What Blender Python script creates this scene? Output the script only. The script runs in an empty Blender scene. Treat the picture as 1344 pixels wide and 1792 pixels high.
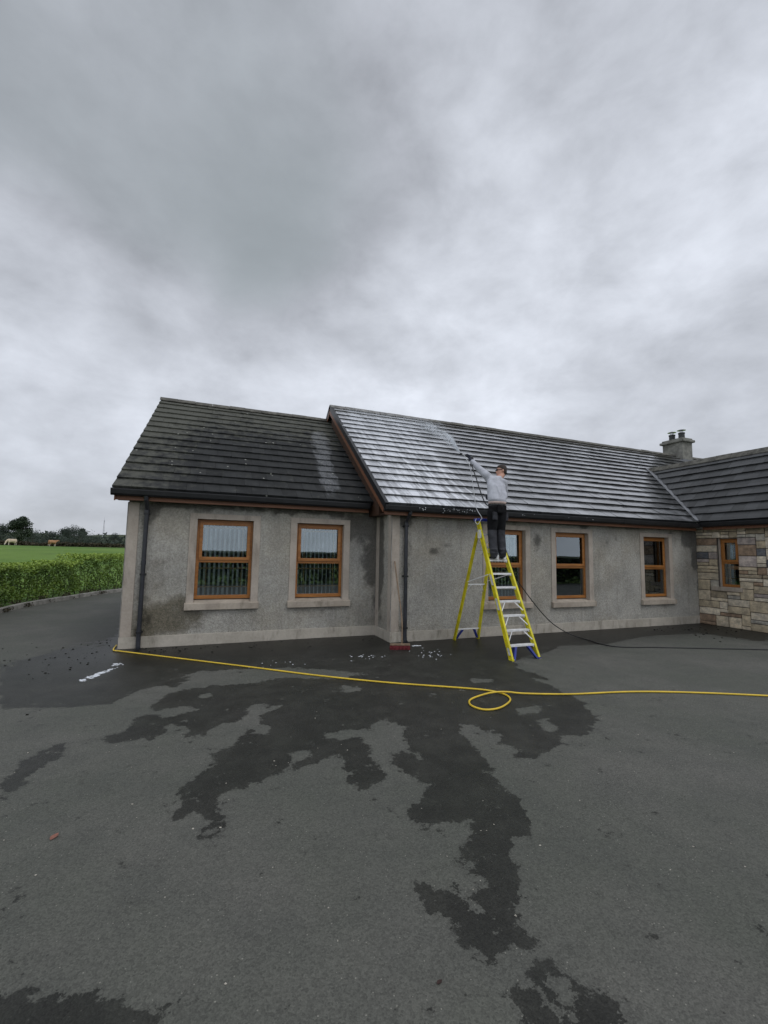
import bpy, bmesh, math, random
import numpy as np
from mathutils import Vector, Matrix, noise as mnoise

random.seed(7); rng = np.random.default_rng(7)
scene = bpy.context.scene
COL = scene.collection

# ------------------------------------------------------------------ camera
YAW, PITCH, ROLL, EYE = 1.19072, 0.09286, 0.01791, 1.8
fw = Vector((math.cos(YAW)*math.cos(PITCH), math.sin(YAW)*math.cos(PITCH), math.sin(PITCH)))
r0 = Vector((math.sin(YAW), -math.cos(YAW), 0)); u0 = r0.cross(fw)
rr = math.cos(ROLL)*r0 + math.sin(ROLL)*u0; uu = -math.sin(ROLL)*r0 + math.cos(ROLL)*u0
cd = bpy.data.cameras.new('camera'); cam = bpy.data.objects.new('camera', cd); COL.objects.link(cam)
cd.sensor_fit = 'VERTICAL'; cd.sensor_height = 24.0; cd.lens = 24.0*772.52/1792
cd.clip_start = 0.05; cd.clip_end = 5000
cam.matrix_world = Matrix(((rr.x, uu.x, -fw.x, 0), (rr.y, uu.y, -fw.y, 0), (rr.z, uu.z, -fw.z, EYE), (0, 0, 0, 1)))
scene.camera = cam

# ------------------------------------------------------------------ exposure, sun, sky
scene.view_settings.view_transform = 'Standard'; scene.view_settings.look = 'None'
scene.view_settings.exposure = 0.0; scene.view_settings.gamma = 1.0; scene.view_settings.use_curve_mapping = False
scene.cycles.max_bounces = 8; scene.cycles.transparent_max_bounces = 12
SUN_EL, SUN_AZ = math.radians(52), math.radians(-62)      # azimuth from +X, ccw: behind the camera and to the right
sd = bpy.data.lights.new('sun', 'SUN'); sd.energy = 0.6; sd.angle = math.radians(25); sd.color = (1.0, 0.97, 0.93)
sun = bpy.data.objects.new('sun', sd); COL.objects.link(sun)
sdir = Vector((math.cos(SUN_EL)*math.cos(SUN_AZ), math.cos(SUN_EL)*math.sin(SUN_AZ), math.sin(SUN_EL)))
sun.rotation_euler = sdir.to_track_quat('Z', 'Y').to_euler(); sun.location = (0, 0, 40)
WET_AND_BLUR=[[(-2.81,8.53),(-2.52,9.02),(-2.16,9.84),(-1.54,10.21),(-1.83,12.5),(4.41,11.85),(4.53,10.77),(15.86,10.24),(15.82,8.25),(11.48,6.01),(11.32,6.53),(11.26,7.29),(9.53,7.41),(7.76,6.95),(6.74,7.14),(6.05,6.71),(5.33,6.55),(4.96,6.32),(4.76,5.99),(4.77,5.3),(2.55,5.68),(2.25,5.98),(2.32,6.43),(1.41,7.07),(0.01,7.31),(-0.26,7.04),(-0.13,6.8),(-0.33,6.51),(-0.49,6.75),(-0.68,6.58),(-0.96,6.06),(-1.47,6.16),(-1.71,6.24),(-2.04,6.31)],
[(-0.51,5.57),(-0.39,6.31),(0.14,6.47),(0.66,6.42),(1.06,6.55),(1.88,6.28),(1.88,6.02),(2.21,5.91),(2.6,5.78),(3.13,5.61),(2.57,4.6),(2.13,4.74),(1.72,4.57),(1.55,4.41),(1.41,4.5),(1.17,4.48),(1.19,4.34),(1.45,4.19),(1.54,4.1),(1.47,3.84),(1.45,3.51),(1.37,3.39),(1.21,3.31),(1.17,3.48),(1.23,3.63),(1.19,3.84),(1.28,3.96),(1.08,3.93),(0.82,3.85),(0.75,3.95),(0.69,3.83),(0.6,3.79),(0.45,3.7),(0.3,3.64),(0.19,3.68),(0.15,3.51),(0.18,3.4),(0.21,3.33),(0.24,3.26),(0.18,3.19),(0.12,3.23),(0.07,3.19),(0.15,3.14),(0.06,3.13),(-0.01,3.14),(0.04,3.22),(0.13,3.3),(0.07,3.41),(-0.01,3.52),(-0.07,3.43),(-0.14,3.31),(-0.19,3.36),(-0.12,3.45),(-0.05,3.55),(-0.12,3.68),(-0.14,3.79),(-0.03,3.91),(0.05,4.01),(0.12,4.1),(0.16,4.15),(0.11,4.3),(0.17,4.38),(0.35,4.52),(0.41,4.68),(0.54,4.87),(0.59,4.61),(0.69,4.64),(0.7,4.81),(0.61,4.99),(0.61,5.14),(0.84,5.32),(0.97,5.41),(0.8,5.46),(0.7,5.59),(0.56,5.5),(0.51,5.26),(0.43,5.09),(0.23,5.08),(0.11,4.92),(-0.01,4.76),(-0.1,4.86),(-0.06,5.08),(-0.26,5.22),(-0.27,5.05),(-0.39,4.83),(-0.45,4.92),(-0.54,4.89),(-0.64,4.86),(-0.83,4.99),(-0.79,5.13),(-0.64,5.14),(-0.61,5.37),(-0.64,5.46)],
[(1.9,6.23),(1.41,4.57),(1.66,4.4),(1.7,4.56),(1.94,4.57),(2.0,4.37),(1.81,3.81),(1.64,3.8),(1.61,3.51),(1.69,3.21),(1.61,3.1),(1.43,2.99),(1.33,2.94),(1.41,2.84),(1.65,2.75),(1.7,2.79),(1.81,2.73),(1.65,2.61),(1.66,2.54),(1.54,2.47),(1.4,2.42),(1.47,2.31),(1.54,2.21),(1.46,2.14),(1.58,2.06),(1.66,2.1),(1.78,2.24),(1.77,2.34),(1.87,2.45),(2.0,2.46),(2.13,2.54),(2.12,2.62),(2.2,2.75),(2.27,2.95),(2.27,3.16),(2.35,3.3),(2.41,3.53),(2.47,3.95),(2.6,4.29),(2.76,4.06),(2.78,3.8),(2.74,3.51),(2.63,3.42),(2.78,3.3),(3.05,3.4),(3.29,3.5),(3.41,3.62),(3.71,3.55),(3.95,3.69),(4.22,3.99),(4.44,4.31),(4.53,4.74),(4.6,5.17),(4.46,5.48),(4.59,5.9),(4.93,6.21),(3.99,7.24),(2.51,6.57)],
[(1.32,4.27),(1.47,4.34),(1.51,3.98),(1.41,3.64),(1.43,3.49),(1.3,3.35),(1.2,3.32),(1.15,3.46),(1.14,3.67)],
[(1.1,2.31),(1.24,2.34),(1.28,2.25),(1.35,2.21),(1.34,2.13),(1.37,2.02),(1.43,2.04),(1.45,2.12),(1.53,2.09),(1.55,2.0),(1.55,1.9),(1.58,1.83),(1.53,1.78),(1.44,1.78),(1.42,1.83),(1.34,1.86),(1.31,1.8),(1.24,1.78),(1.19,1.75),(1.22,1.84),(1.18,1.93),(1.19,2.0),(1.23,2.04),(1.16,2.11),(1.18,2.17),(1.12,2.21)],
[(1.24,1.68),(1.31,1.68),(1.34,1.63),(1.43,1.73),(1.45,1.7),(1.45,1.67),(1.49,1.7),(1.55,1.67),(1.58,1.61),(1.55,1.56),(1.59,1.53),(1.61,1.5),(1.59,1.47),(1.64,1.44),(1.62,1.42),(1.57,1.45),(1.52,1.38),(1.24,1.48),(1.31,1.57),(1.22,1.6),(1.22,1.65)],
[(1.67,2.06),(1.67,2.03),(1.63,1.99),(1.62,2.01)],
[(1.64,1.96),(1.66,1.9),(1.62,1.89)],
[(-1.35,4.33),(-1.35,4.77),(-1.14,5.05),(-1.05,4.77),(-1.19,4.5),(-1.21,4.11),(-1.24,4.0)],
[(-1.32,2.63),(-0.69,2.39),(-0.47,2.3),(-0.25,2.17),(0.03,1.97),(0.04,1.78),(-1.08,2.2)]]  # last outline: dark blur over the lens painted into the ground, no water
DRY=[[(-0.46,5.59),(-0.35,5.77),(-0.08,5.72),(0.03,5.51),(-0.13,5.48),(-0.37,5.41)],
[(0.75,4.1),(0.88,4.18),(0.98,4.07),(0.94,4.0),(0.79,3.95)],
[(-0.01,6.08),(0.14,6.19),(0.18,6.02),(0.02,5.97)],
[(1.41,1.64),(1.49,1.63),(1.51,1.57),(1.42,1.55)],
[(3.47,4.41),(3.85,4.45),(3.75,4.26),(3.39,4.22)],
[(3.43,4.01),(3.63,4.04),(3.51,3.75),(3.34,3.72)],
[(3.69,5.73),(4.0,5.54),(3.86,5.42),(3.58,5.51)],
[(1.78,5.93),(2.05,5.88),(1.94,5.59),(1.74,5.68)],
[(1.76,4.59),(1.92,4.56),(1.85,4.45),(1.72,4.48)]]
SKY=[(-0.267,0.667,0.695,166),(-0.157,0.656,0.739,165),(-0.009,0.627,0.779,166),(0.15,0.578,0.802,168),(0.277,0.526,0.804,184),(0.383,0.474,0.793,176),(0.485,0.414,0.771,178),(0.56,0.362,0.745,198),(0.624,0.312,0.716,172),(-0.263,0.702,0.662,160),(-0.147,0.693,0.706,173),(-0.006,0.668,0.744,163),(0.129,0.631,0.765,165),(0.24,0.59,0.771,170),(0.302,0.562,0.77,188),(0.394,0.516,0.761,188),(0.481,0.464,0.744,176),(0.577,0.397,0.714,184),(0.647,0.34,0.683,190),(-0.272,0.743,0.611,160),(-0.166,0.74,0.652,166),(-0.045,0.725,0.687,160),(0.043,0.708,0.705,160),(0.179,0.668,0.722,165),(0.287,0.625,0.725,174),(0.408,0.566,0.717,194),(0.501,0.509,0.7,180),(0.583,0.451,0.676,188),(0.668,0.378,0.641,202),(-0.278,0.777,0.565,158),(-0.129,0.775,0.618,158),(0.049,0.749,0.661,160),(0.192,0.709,0.678,162),(0.334,0.652,0.681,172),(0.419,0.608,0.674,210),(0.506,0.555,0.66,206),(0.599,0.487,0.636,192),(0.682,0.414,0.603,200),(-0.285,0.809,0.514,165),(-0.172,0.815,0.554,156),(0.007,0.8,0.6,156),(0.156,0.767,0.622,154),(0.287,0.722,0.63,168),(0.403,0.667,0.627,182),(0.492,0.615,0.616,190),(0.572,0.559,0.6,200),(0.672,0.474,0.568,202),(0.755,0.387,0.529,196),(-0.282,0.838,0.467,188),(-0.19,0.846,0.498,168),(-0.085,0.846,0.527,160),(0.062,0.828,0.557,151),(0.177,0.802,0.571,150),(0.271,0.77,0.577,172),(0.374,0.726,0.577,210),(0.497,0.657,0.567,188),(0.597,0.586,0.549,188),(0.715,0.477,0.511,208),(0.775,0.408,0.483,202),(-0.293,0.864,0.41,202),(-0.209,0.875,0.437,184),(-0.131,0.879,0.458,168),(-0.005,0.874,0.486,164),(0.1,0.859,0.503,151),(0.198,0.835,0.513,152),(0.297,0.802,0.519,206),(0.423,0.744,0.517,195),(0.537,0.674,0.506,198),(0.657,0.579,0.482,192),(0.722,0.515,0.462,204),(0.802,0.418,0.427,188),(-0.304,0.89,0.341,190),(-0.235,0.903,0.361,212),(-0.158,0.911,0.38,176),(-0.083,0.914,0.397,184),(0.042,0.907,0.418,172),(0.154,0.889,0.432,156),(0.245,0.864,0.44,180),(0.336,0.831,0.443,210),(0.465,0.768,0.44,196),(0.605,0.673,0.425,202),(0.703,0.584,0.405,210),(0.775,0.503,0.383,195),(0.829,0.428,0.36,190),(-0.291,0.914,0.283,188),(-0.219,0.929,0.299,198),(-0.13,0.939,0.318,192),(-0.029,0.942,0.336,218),(0.081,0.933,0.351,202),(0.197,0.911,0.362,220),(0.315,0.875,0.368,210),(0.439,0.82,0.368,206),(0.58,0.731,0.359,220),(0.665,0.661,0.348,198),(0.766,0.554,0.326,190),(0.839,0.453,0.302,182),(-0.313,0.926,0.212,212),(-0.244,0.943,0.226,190),(-0.156,0.958,0.241,202),(0.385,0.877,0.288,216),(0.548,0.787,0.285,214),(0.681,0.679,0.273,196),(0.782,0.568,0.255,183),(0.854,0.464,0.236,182),(-0.297,0.945,0.137,180),(-0.208,0.967,0.149,187),(0.226,0.956,0.185,200),(0.766,0.619,0.175,188),(-0.294,0.953,0.067,176),(-0.205,0.976,0.074,190),(0.644,0.758,0.101,195),(-0.213,0.605,0.767,170),(0.021,0.553,0.833,170),(0.275,0.457,0.846,180),(0.524,0.316,0.791,182)]

class NT:
    """small helper for node trees"""
    def __init__(s, tree): s.t = tree; s.L = tree.links
    def n(s, typ, **kw):
        nd = s.t.nodes.new(typ)
        ins = kw.pop('ins', {})
        for k, v in kw.items(): setattr(nd, k, v)
        for k, v in ins.items(): s.set(nd, k, v)
        return nd
    def set(s, nd, k, v):
        sock = nd.inputs[k]
        if isinstance(v, bpy.types.NodeSocket): s.L.new(v, sock)
        elif isinstance(v, bpy.types.Node): s.L.new(v.outputs[0], sock)
        else:
            if sock.type == 'RGBA' and len(v) == 3: v = (*v, 1)
            sock.default_value = v
    def m(s, op, a, b=None, c=None, clamp=False):
        nd = s.t.nodes.new('ShaderNodeMath'); nd.operation = op; nd.use_clamp = clamp
        for i, v in enumerate((a, b, c)):
            if v is not None: s.set(nd, i, v)
        return nd.outputs[0]
    def vm(s, op, a, b=None, out=0):
        nd = s.t.nodes.new('ShaderNodeVectorMath'); nd.operation = op
        s.set(nd, 0, a)
        if b is not None:
            if op == 'SCALE': s.set(nd, 'Scale', b)
            else: s.set(nd, 1, b)
        return nd.outputs[out]
    def mix(s, f, a, b):
        nd = s.t.nodes.new('ShaderNodeMix'); nd.data_type = 'RGBA'
        for k, v in ((0, f), (6, a), (7, b)):
            sock = nd.inputs[k]
            if isinstance(v, bpy.types.NodeSocket): s.L.new(v, sock)
            else: sock.default_value = v if k == 0 else ((*v, 1) if len(v) == 3 else v)
        return nd.outputs[2]
    def noise(s, vec, scale, detail=4, rough=0.55, out=0, dist=0.0):
        nd = s.t.nodes.new('ShaderNodeTexNoise')
        if vec is not None: s.L.new(vec, nd.inputs['Vector'])
        nd.inputs['Scale'].default_value = scale; nd.inputs['Detail'].default_value = detail
        nd.inputs['Roughness'].default_value = rough; nd.inputs['Distortion'].default_value = dist
        return nd.outputs[out]
    def ramp(s, f, lo, hi, a=0.0, b=1.0):
        nd = s.t.nodes.new('ShaderNodeMapRange'); nd.interpolation_type = 'SMOOTHSTEP'
        for k, v in ((0, f), (1, lo), (2, hi), (3, a), (4, b)): s.set(nd, k, v)
        return nd.outputs[0]
    def map(s, vec, scale=(1, 1, 1), loc=(0, 0, 0), rot=(0, 0, 0)):
        nd = s.t.nodes.new('ShaderNodeMapping'); s.L.new(vec, nd.inputs[0])
        nd.inputs['Location'].default_value = loc; nd.inputs['Rotation'].default_value = rot; nd.inputs['Scale'].default_value = scale
        return nd.outputs[0]
    def attr(s, name, out=2): nd = s.t.nodes.new('ShaderNodeAttribute'); nd.attribute_name = name; return nd.outputs[out]
    def pos(s): return s.t.nodes.new('ShaderNodeNewGeometry').outputs['Position']
    def bump(s, h, strength=0.5, dist=0.01, normal=None):
        nd = s.t.nodes.new('ShaderNodeBump'); nd.inputs['Strength'].default_value = strength; nd.inputs['Distance'].default_value = dist
        s.L.new(h, nd.inputs['Height'])
        if normal is not None: s.L.new(normal, nd.inputs['Normal'])
        return nd.outputs[0]

def srgb(v):
    v = v/255.0
    return v/12.92 if v <= 0.04045 else ((v+0.055)/1.055)**2.4

def build_sky():
    w = bpy.data.worlds.new('World'); scene.world = w; w.use_nodes = True
    w.node_tree.nodes.clear(); N = NT(w.node_tree)
    d0 = N.n('ShaderNodeTexCoord').outputs['Generated']
    d = N.vm('NORMALIZE', d0)
    sky = N.n('ShaderNodeTexSky'); sky.sky_type = 'NISHITA'; sky.sun_disc = False
    sky.sun_elevation = SUN_EL; sky.sun_rotation = math.pi/2-SUN_AZ
    # cloud layer seen in perspective: direction projected on a plane overhead
    sep = N.n('ShaderNodeSeparateXYZ', ins={0: d}); z = N.m('MAXIMUM', sep.outputs[2], 0.0)
    k = N.m('DIVIDE', 1.0, N.m('ADD', z, 0.34))
    p = N.vm('SCALE', d, k)
    n1 = N.noise(p, 0.9, 5, 0.55, out=1)
    n1b = N.noise(d, 5.0, 2.5, 0.5, out=1)
    off = N.vm('SCALE', N.vm('SUBTRACT', n1, (0.5, 0.5, 0.5)), 0.0)
    off2 = N.vm('SCALE', N.vm('SUBTRACT', n1b, (0.5, 0.5, 0.5)), 0.15)
    dd = N.vm('NORMALIZE', N.vm('ADD', N.vm('ADD', d, off), off2))
    num = None; den = None
    for x, y, zz, v in SKY:
        e = N.m('EXPONENT', N.m('MULTIPLY', N.m('SUBTRACT', N.vm('DOT_PRODUCT', dd, (x, y, zz), out=1), 1.0), 130.0))
        tw = N.m('MULTIPLY', e, srgb(160+1.32*(v-154)))
        num = tw if num is None else N.m('ADD', num, tw); den = e if den is None else N.m('ADD', den, e)
    num = N.m('ADD', num, 0.00085); den = N.m('ADD', den, 0.001)
    base = N.m('DIVIDE', num, den)
    q = N.map(d, (1, 1, 1.7)); f1 = N.noise(q, 5.5, 9, 0.57, dist=0.15); f2 = N.noise(p, 4.5, 8, 0.62, dist=0.2)
    f3 = N.noise(N.map(p, (0.6, 0.6, 0.6), (4, 7, 1)), 0.8, 5, 0.55)
    det = N.m('ADD', N.m('MULTIPLY', N.m('SUBTRACT', f1, 0.5), .82), N.m('MULTIPLY', N.m('SUBTRACT', f2, 0.5), 0.10))
    det = N.m('ADD', det, N.m('MULTIPLY', N.m('SUBTRACT', f3, 0.5), 0.12))
    amp = N.ramp(base, 0.32, 0.52, 0.18, 1.2)
    lum = N.m('MULTIPLY', base, N.m('ADD', 1.0, N.m('MULTIPLY', det, amp)))
    # dark cloud is slightly green-blue, bright cloud slightly violet
    t = N.ramp(base, 0.33, 0.5)
    tint = N.mix(t, (0.90, 1.0, 1.07), (0.95, 0.998, 1.10))
    colr = N.vm('SCALE', tint, lum)
    bg1 = N.n('ShaderNodeBackground', ins={'Color': sky, 'Strength': 0.1})
    bg2 = N.n('ShaderNodeBackground', ins={'Color': colr, 'Strength': 1.0})
    ms = N.n('ShaderNodeMixShader', ins={0: 0.96, 1: bg1.outputs[0], 2: bg2.outputs[0]})
    out = N.n('ShaderNodeOutputWorld', ins={0: ms.outputs[0]})
build_sky()

# ------------------------------------------------------------------ mesh helpers
ROOTLOC = {}
class MB:
    def __init__(s): s.v = []; s.f = []; s.mi = []; s.cur = 0; s.at = {}
    def quad(s, a, b, c, d): return s.poly([a, b, c, d])
    def poly(s, pts):
        i = len(s.v); s.v.extend(tuple(p) for p in pts); s.f.append(tuple(range(i, i+len(pts)))); s.mi.append(s.cur)
    def hexa(s, c):
        i = len(s.v); s.v.extend(tuple(p) for p in c)
        for q in ((0, 3, 2, 1), (4, 5, 6, 7), (0, 1, 5, 4), (1, 2, 6, 5), (2, 3, 7, 6), (3, 0, 4, 7)):
            s.f.append(tuple(i+k for k in q)); s.mi.append(s.cur)
    def box(s, lo, hi, T=None):
        (a, b, c), (d, e, f) = lo, hi
        pts = [(a, b, c), (d, b, c), (d, e, c), (a, e, c), (a, b, f), (d, b, f), (d, e, f), (a, e, f)]
        s.hexa([T(*p) for p in pts] if T else pts)
    def bar(s, p, q, w, h, up=(0, 0, 1)):
        p, q = Vector(p), Vector(q); d = (q-p).normalized(); up = Vector(up)
        if abs(d.dot(up)) > .98: up = Vector((0, 1, 0))
        x = d.cross(up).normalized(); y = x.cross(d).normalized(); x *= w/2; y *= h/2
        s.hexa([p-x-y, p+x-y, p+x+y, p-x+y, q-x-y, q+x-y, q+x+y, q-x+y])
    def tube(s, pts, r, n=8, caps=True):
        pts = [Vector(p) for p in pts]; rs = r if isinstance(r, (list, tuple)) else [r]*len(pts)
        i0 = len(s.v); prev = None
        for k, p in enumerate(pts):
            d = (pts[min(k+1, len(pts)-1)]-pts[max(k-1, 0)]).normalized()
            if prev is None:
                a = Vector((0, 0, 1)) if abs(d.z) < .9 else Vector((1, 0, 0)); x = d.cross(a).normalized()
            else:
                x = (prev - d*prev.dot(d)).normalized()
            prev = x; y = d.cross(x)
            for j in range(n):
                t = 2*math.pi*j/n; s.v.append(tuple(p+(x*math.cos(t)+y*math.sin(t))*rs[k]))
        for k in range(len(pts)-1):
            for j in range(n):
                a = i0+k*n+j; b = i0+k*n+(j+1) % n; s.f.append((a, b, b+n, a+n)); s.mi.append(s.cur)
        if caps:
            s.f.append(tuple(i0+j for j in range(n))[::-1]); s.mi.append(s.cur)
            e = i0+(len(pts)-1)*n; s.f.append(tuple(e+j for j in range(n))); s.mi.append(s.cur)
    def loft(s, rings, n=16):
        """rings: (centre, half axis a, half axis b)"""
        i0 = len(s.v)
        for c, a, b in rings:
            c, a, b = Vector(c), Vector(a), Vector(b)
            for j in range(n):
                t = 2*math.pi*j/n; s.v.append(tuple(c+a*math.cos(t)+b*math.sin(t)))
        for k in range(len(rings)-1):
            for j in range(n):
                a = i0+k*n+j; b = i0+k*n+(j+1) % n; s.f.append((a, b, b+n, a+n)); s.mi.append(s.cur)
        s.f.append(tuple(i0+j for j in range(n))[::-1]); s.mi.append(s.cur)
        e = i0+(len(rings)-1)*n; s.f.append(tuple(e+j for j in range(n))); s.mi.append(s.cur)
    def ball(s, c, r, n=12, m=8):
        c = Vector(c); r = Vector(r) if hasattr(r, '__len__') else Vector((r, r, r))
        s.loft([(c+Vector((0, 0, -math.cos(math.pi*k/m)*r.z)), (max(.02, math.sin(math.pi*k/m))*r.x, 0, 0), (0, max(.02, math.sin(math.pi*k/m))*r.y, 0)) for k in range(m+1)], n)
    def prism(s, prof, a, b):
        """closed profile given as 3D offsets, extruded from point a to b"""
        a, b = Vector(a), Vector(b); n = len(prof); i = len(s.v)
        s.v.extend(tuple(a+Vector(p)) for p in prof); s.v.extend(tuple(b+Vector(p)) for p in prof)
        for j in range(n):
            k = (j+1) % n; s.f.append((i+j, i+k, i+n+k, i+n+j)); s.mi.append(s.cur)
        s.f.append(tuple(i+j for j in range(n))[::-1]); s.mi.append(s.cur); s.f.append(tuple(i+n+j for j in range(n))); s.mi.append(s.cur)
    def build(s, name, mat, parent=None, smooth=False, recalc=True, bevel=0.0, origin=None, attrs=None):
        me = bpy.data.meshes.new(name); o = bpy.data.objects.new(name, me); COL.objects.link(o)
        if parent is not None: org = ROOTLOC[parent.name]; o.parent = parent
        else: org = Vector(origin or (0, 0, 0)); o.location = org
        ROOTLOC[o.name] = org
        me.from_pydata([(x-org.x, y-org.y, z-org.z) for x, y, z in s.v], [], s.f)
        for m in (mat if isinstance(mat, (list, tuple)) else [mat]): me.materials.append(m)
        if any(s.mi): me.polygons.foreach_set('material_index', s.mi)
        for k, (dom, typ, data) in (attrs or {}).items():
            at = me.attributes.new(k, typ, dom); at.data.foreach_set('color' if 'COLOR' in typ else 'value', np.asarray(data, dtype=np.float32).ravel())
        if recalc or bevel:
            bm = bmesh.new(); bm.from_mesh(me)
            if recalc: bmesh.ops.recalc_face_normals(bm, faces=bm.faces)
            if bevel: bmesh.ops.bevel(bm, geom=list(bm.edges), offset=bevel, segments=2, affect='EDGES', profile=.6)
            bm.to_mesh(me); bm.free()
        if smooth: me.polygons.foreach_set('use_smooth', [True]*len(me.polygons))
        return o

def empty(name, loc):
    o = bpy.data.objects.new(name, None); COL.objects.link(o); o.location = loc; o.empty_display_size = .2
    ROOTLOC[o.name] = Vector(loc); return o
def tag(o, label=None, cat=None, group=None, kind=None):
    if label: o['label'] = label
    if cat: o['category'] = cat
    if group: o['group'] = group
    if kind: o['kind'] = kind
    return o

def remeshed(mb, name, mat, voxel, parent=None, smooth_it=4, origin=None, mats_by=None):
    """join the closed shapes of mb into one continuous surface"""
    o = mb.build(name, mat, parent, origin=origin)
    md = o.modifiers.new('r', 'REMESH'); md.mode = 'VOXEL'; md.voxel_size = voxel; md.use_smooth_shade = True
    if smooth_it:
        ms = o.modifiers.new('s', 'SMOOTH'); ms.factor = .5; ms.iterations = smooth_it
    dg = bpy.context.evaluated_depsgraph_get(); dg.update()
    me = bpy.data.meshes.new_from_object(o.evaluated_get(dg)); old = o.data; o.modifiers.clear(); o.data = me
    bpy.data.meshes.remove(old); me.name = name
    me.polygons.foreach_set('use_smooth', [True]*len(me.polygons))
    me.materials.clear()
    for m in (mat if isinstance(mat, (list, tuple)) else [mat]): me.materials.append(m)
    if mats_by: me.polygons.foreach_set('material_index', [mats_by(p.center+ROOTLOC[o.name]) for p in me.polygons])
    return o

# ------------------------------------------------------------------ materials
MATS = {}
def mat(name, fn):
    m = bpy.data.materials.new(name); m.use_nodes = True; m.node_tree.nodes.clear(); N = NT(m.node_tree)
    sh = fn(N); out = N.n('ShaderNodeOutputMaterial'); N.L.new(sh, out.inputs[0]); MATS[name] = m; return m
def pbsdf(N, color, rough=.6, spec=.5, normal=None, metal=0.0, **kw):
    b = N.n('ShaderNodeBsdfPrincipled'); N.set(b, 'Base Color', color); N.set(b, 'Roughness', rough)
    N.set(b, 'Specular IOR Level', spec); N.set(b, 'Metallic', metal)
    if normal is not None: N.set(b, 'Normal', normal)
    for k, v in kw.items(): N.set(b, k, v)
    return b.outputs[0]
def simple(name, col, rough=.6, var=.25, scale=9.0, spec=.5, metal=0.0, bump=0.0, bscale=60.0, **kw):
    def fn(N):
        p = N.pos(); n = N.noise(p, scale, 5, .6)
        lo = tuple(c*(1-var) for c in col); hi = tuple(min(1, c*(1+var)) for c in col)
        c = N.mix(N.ramp(n, .3, .7), lo, hi)
        nm = N.bump(N.noise(p, bscale, 4, .6), bump, .004) if bump else None
        return pbsdf(N, c, rough, spec, nm, metal, **kw)
    return mat(name, fn)

def m_asphalt(N):
    p = N.pos()
    wet0 = N.attr('wet')
    edge = N.m('ADD', N.m('MULTIPLY', N.m('SUBTRACT', N.noise(p, 4.5, 8, .72), .5), 3.3), N.m('MULTIPLY', N.m('SUBTRACT', N.noise(p, 15.0, 7, .75), .5), 1.5))
    halo = N.m('MULTIPLY', N.ramp(N.m('ADD', wet0, edge), .05, .5), .16)
    wet = N.m('MAXIMUM', N.ramp(N.m('ADD', wet0, edge), 0.485, .535), halo)
    damp = N.attr('damp')
    big = N.noise(p, .55, 4, .6); mid = N.noise(p, 2.4, 5, .6); fine = N.noise(p, 130.0, 3, .7); fine2 = N.noise(p, 310.0, 2, .6)
    v = N.n('ShaderNodeTexVoronoi', ins={'Vector': p, 'Scale': 95.0}); chip = v.outputs['Color']; cd_ = v.outputs['Distance']
    sep = N.n('ShaderNodeSeparateColor', ins={0: chip})
    c = N.mix(N.ramp(big, .3, .7), (.078, .083, .074), (.106, .105, .100))
    c = N.mix(N.m('MULTIPLY', N.ramp(mid, .35, .75), .5), c, (.066, .068, .066))
    tex = N.m('ADD', .52, N.m('ADD', N.m('MULTIPLY', N.ramp(fine, .25, .75), .52), N.m('MULTIPLY', sep.outputs[0], .44)))
    c = N.vm('SCALE', c, tex)
    # pale stone chips
    chipm = N.m('MULTIPLY', N.m('GREATER_THAN', sep.outputs[1], .985), N.m('LESS_THAN', cd_, .33))
    c = N.mix(N.m('MULTIPLY', chipm, .42), c, (.42, .41, .38))
    pits = N.ramp(N.noise(p, 70.0, 3, .7), .60, .72)
    c = N.mix(N.m('MULTIPLY', pits, .4), c, (.03, .03, .03))
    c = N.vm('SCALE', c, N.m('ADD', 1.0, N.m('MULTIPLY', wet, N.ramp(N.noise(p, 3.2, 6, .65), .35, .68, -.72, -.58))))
    c = N.vm('SCALE', c, N.ramp(damp, 0, 1, 1.0, .40))
    c = N.vm('MULTIPLY', c, (1.03, 1.02, .93))
    rough = N.ramp(wet, 0, 1, .80, .52); rough = N.m('SUBTRACT', rough, N.m('MULTIPLY', damp, .18))
    h = N.m('ADD', N.m('MULTIPLY', fine, .7), N.m('ADD', N.m('MULTIPLY', cd_, -.6), N.m('MULTIPLY', fine2, .3)))
    nm = N.bump(h, .55, .006)
    return pbsdf(N, c, rough, N.ramp(wet, 0, 1, .42, .2), nm)
mat('asphalt', m_asphalt)

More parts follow.
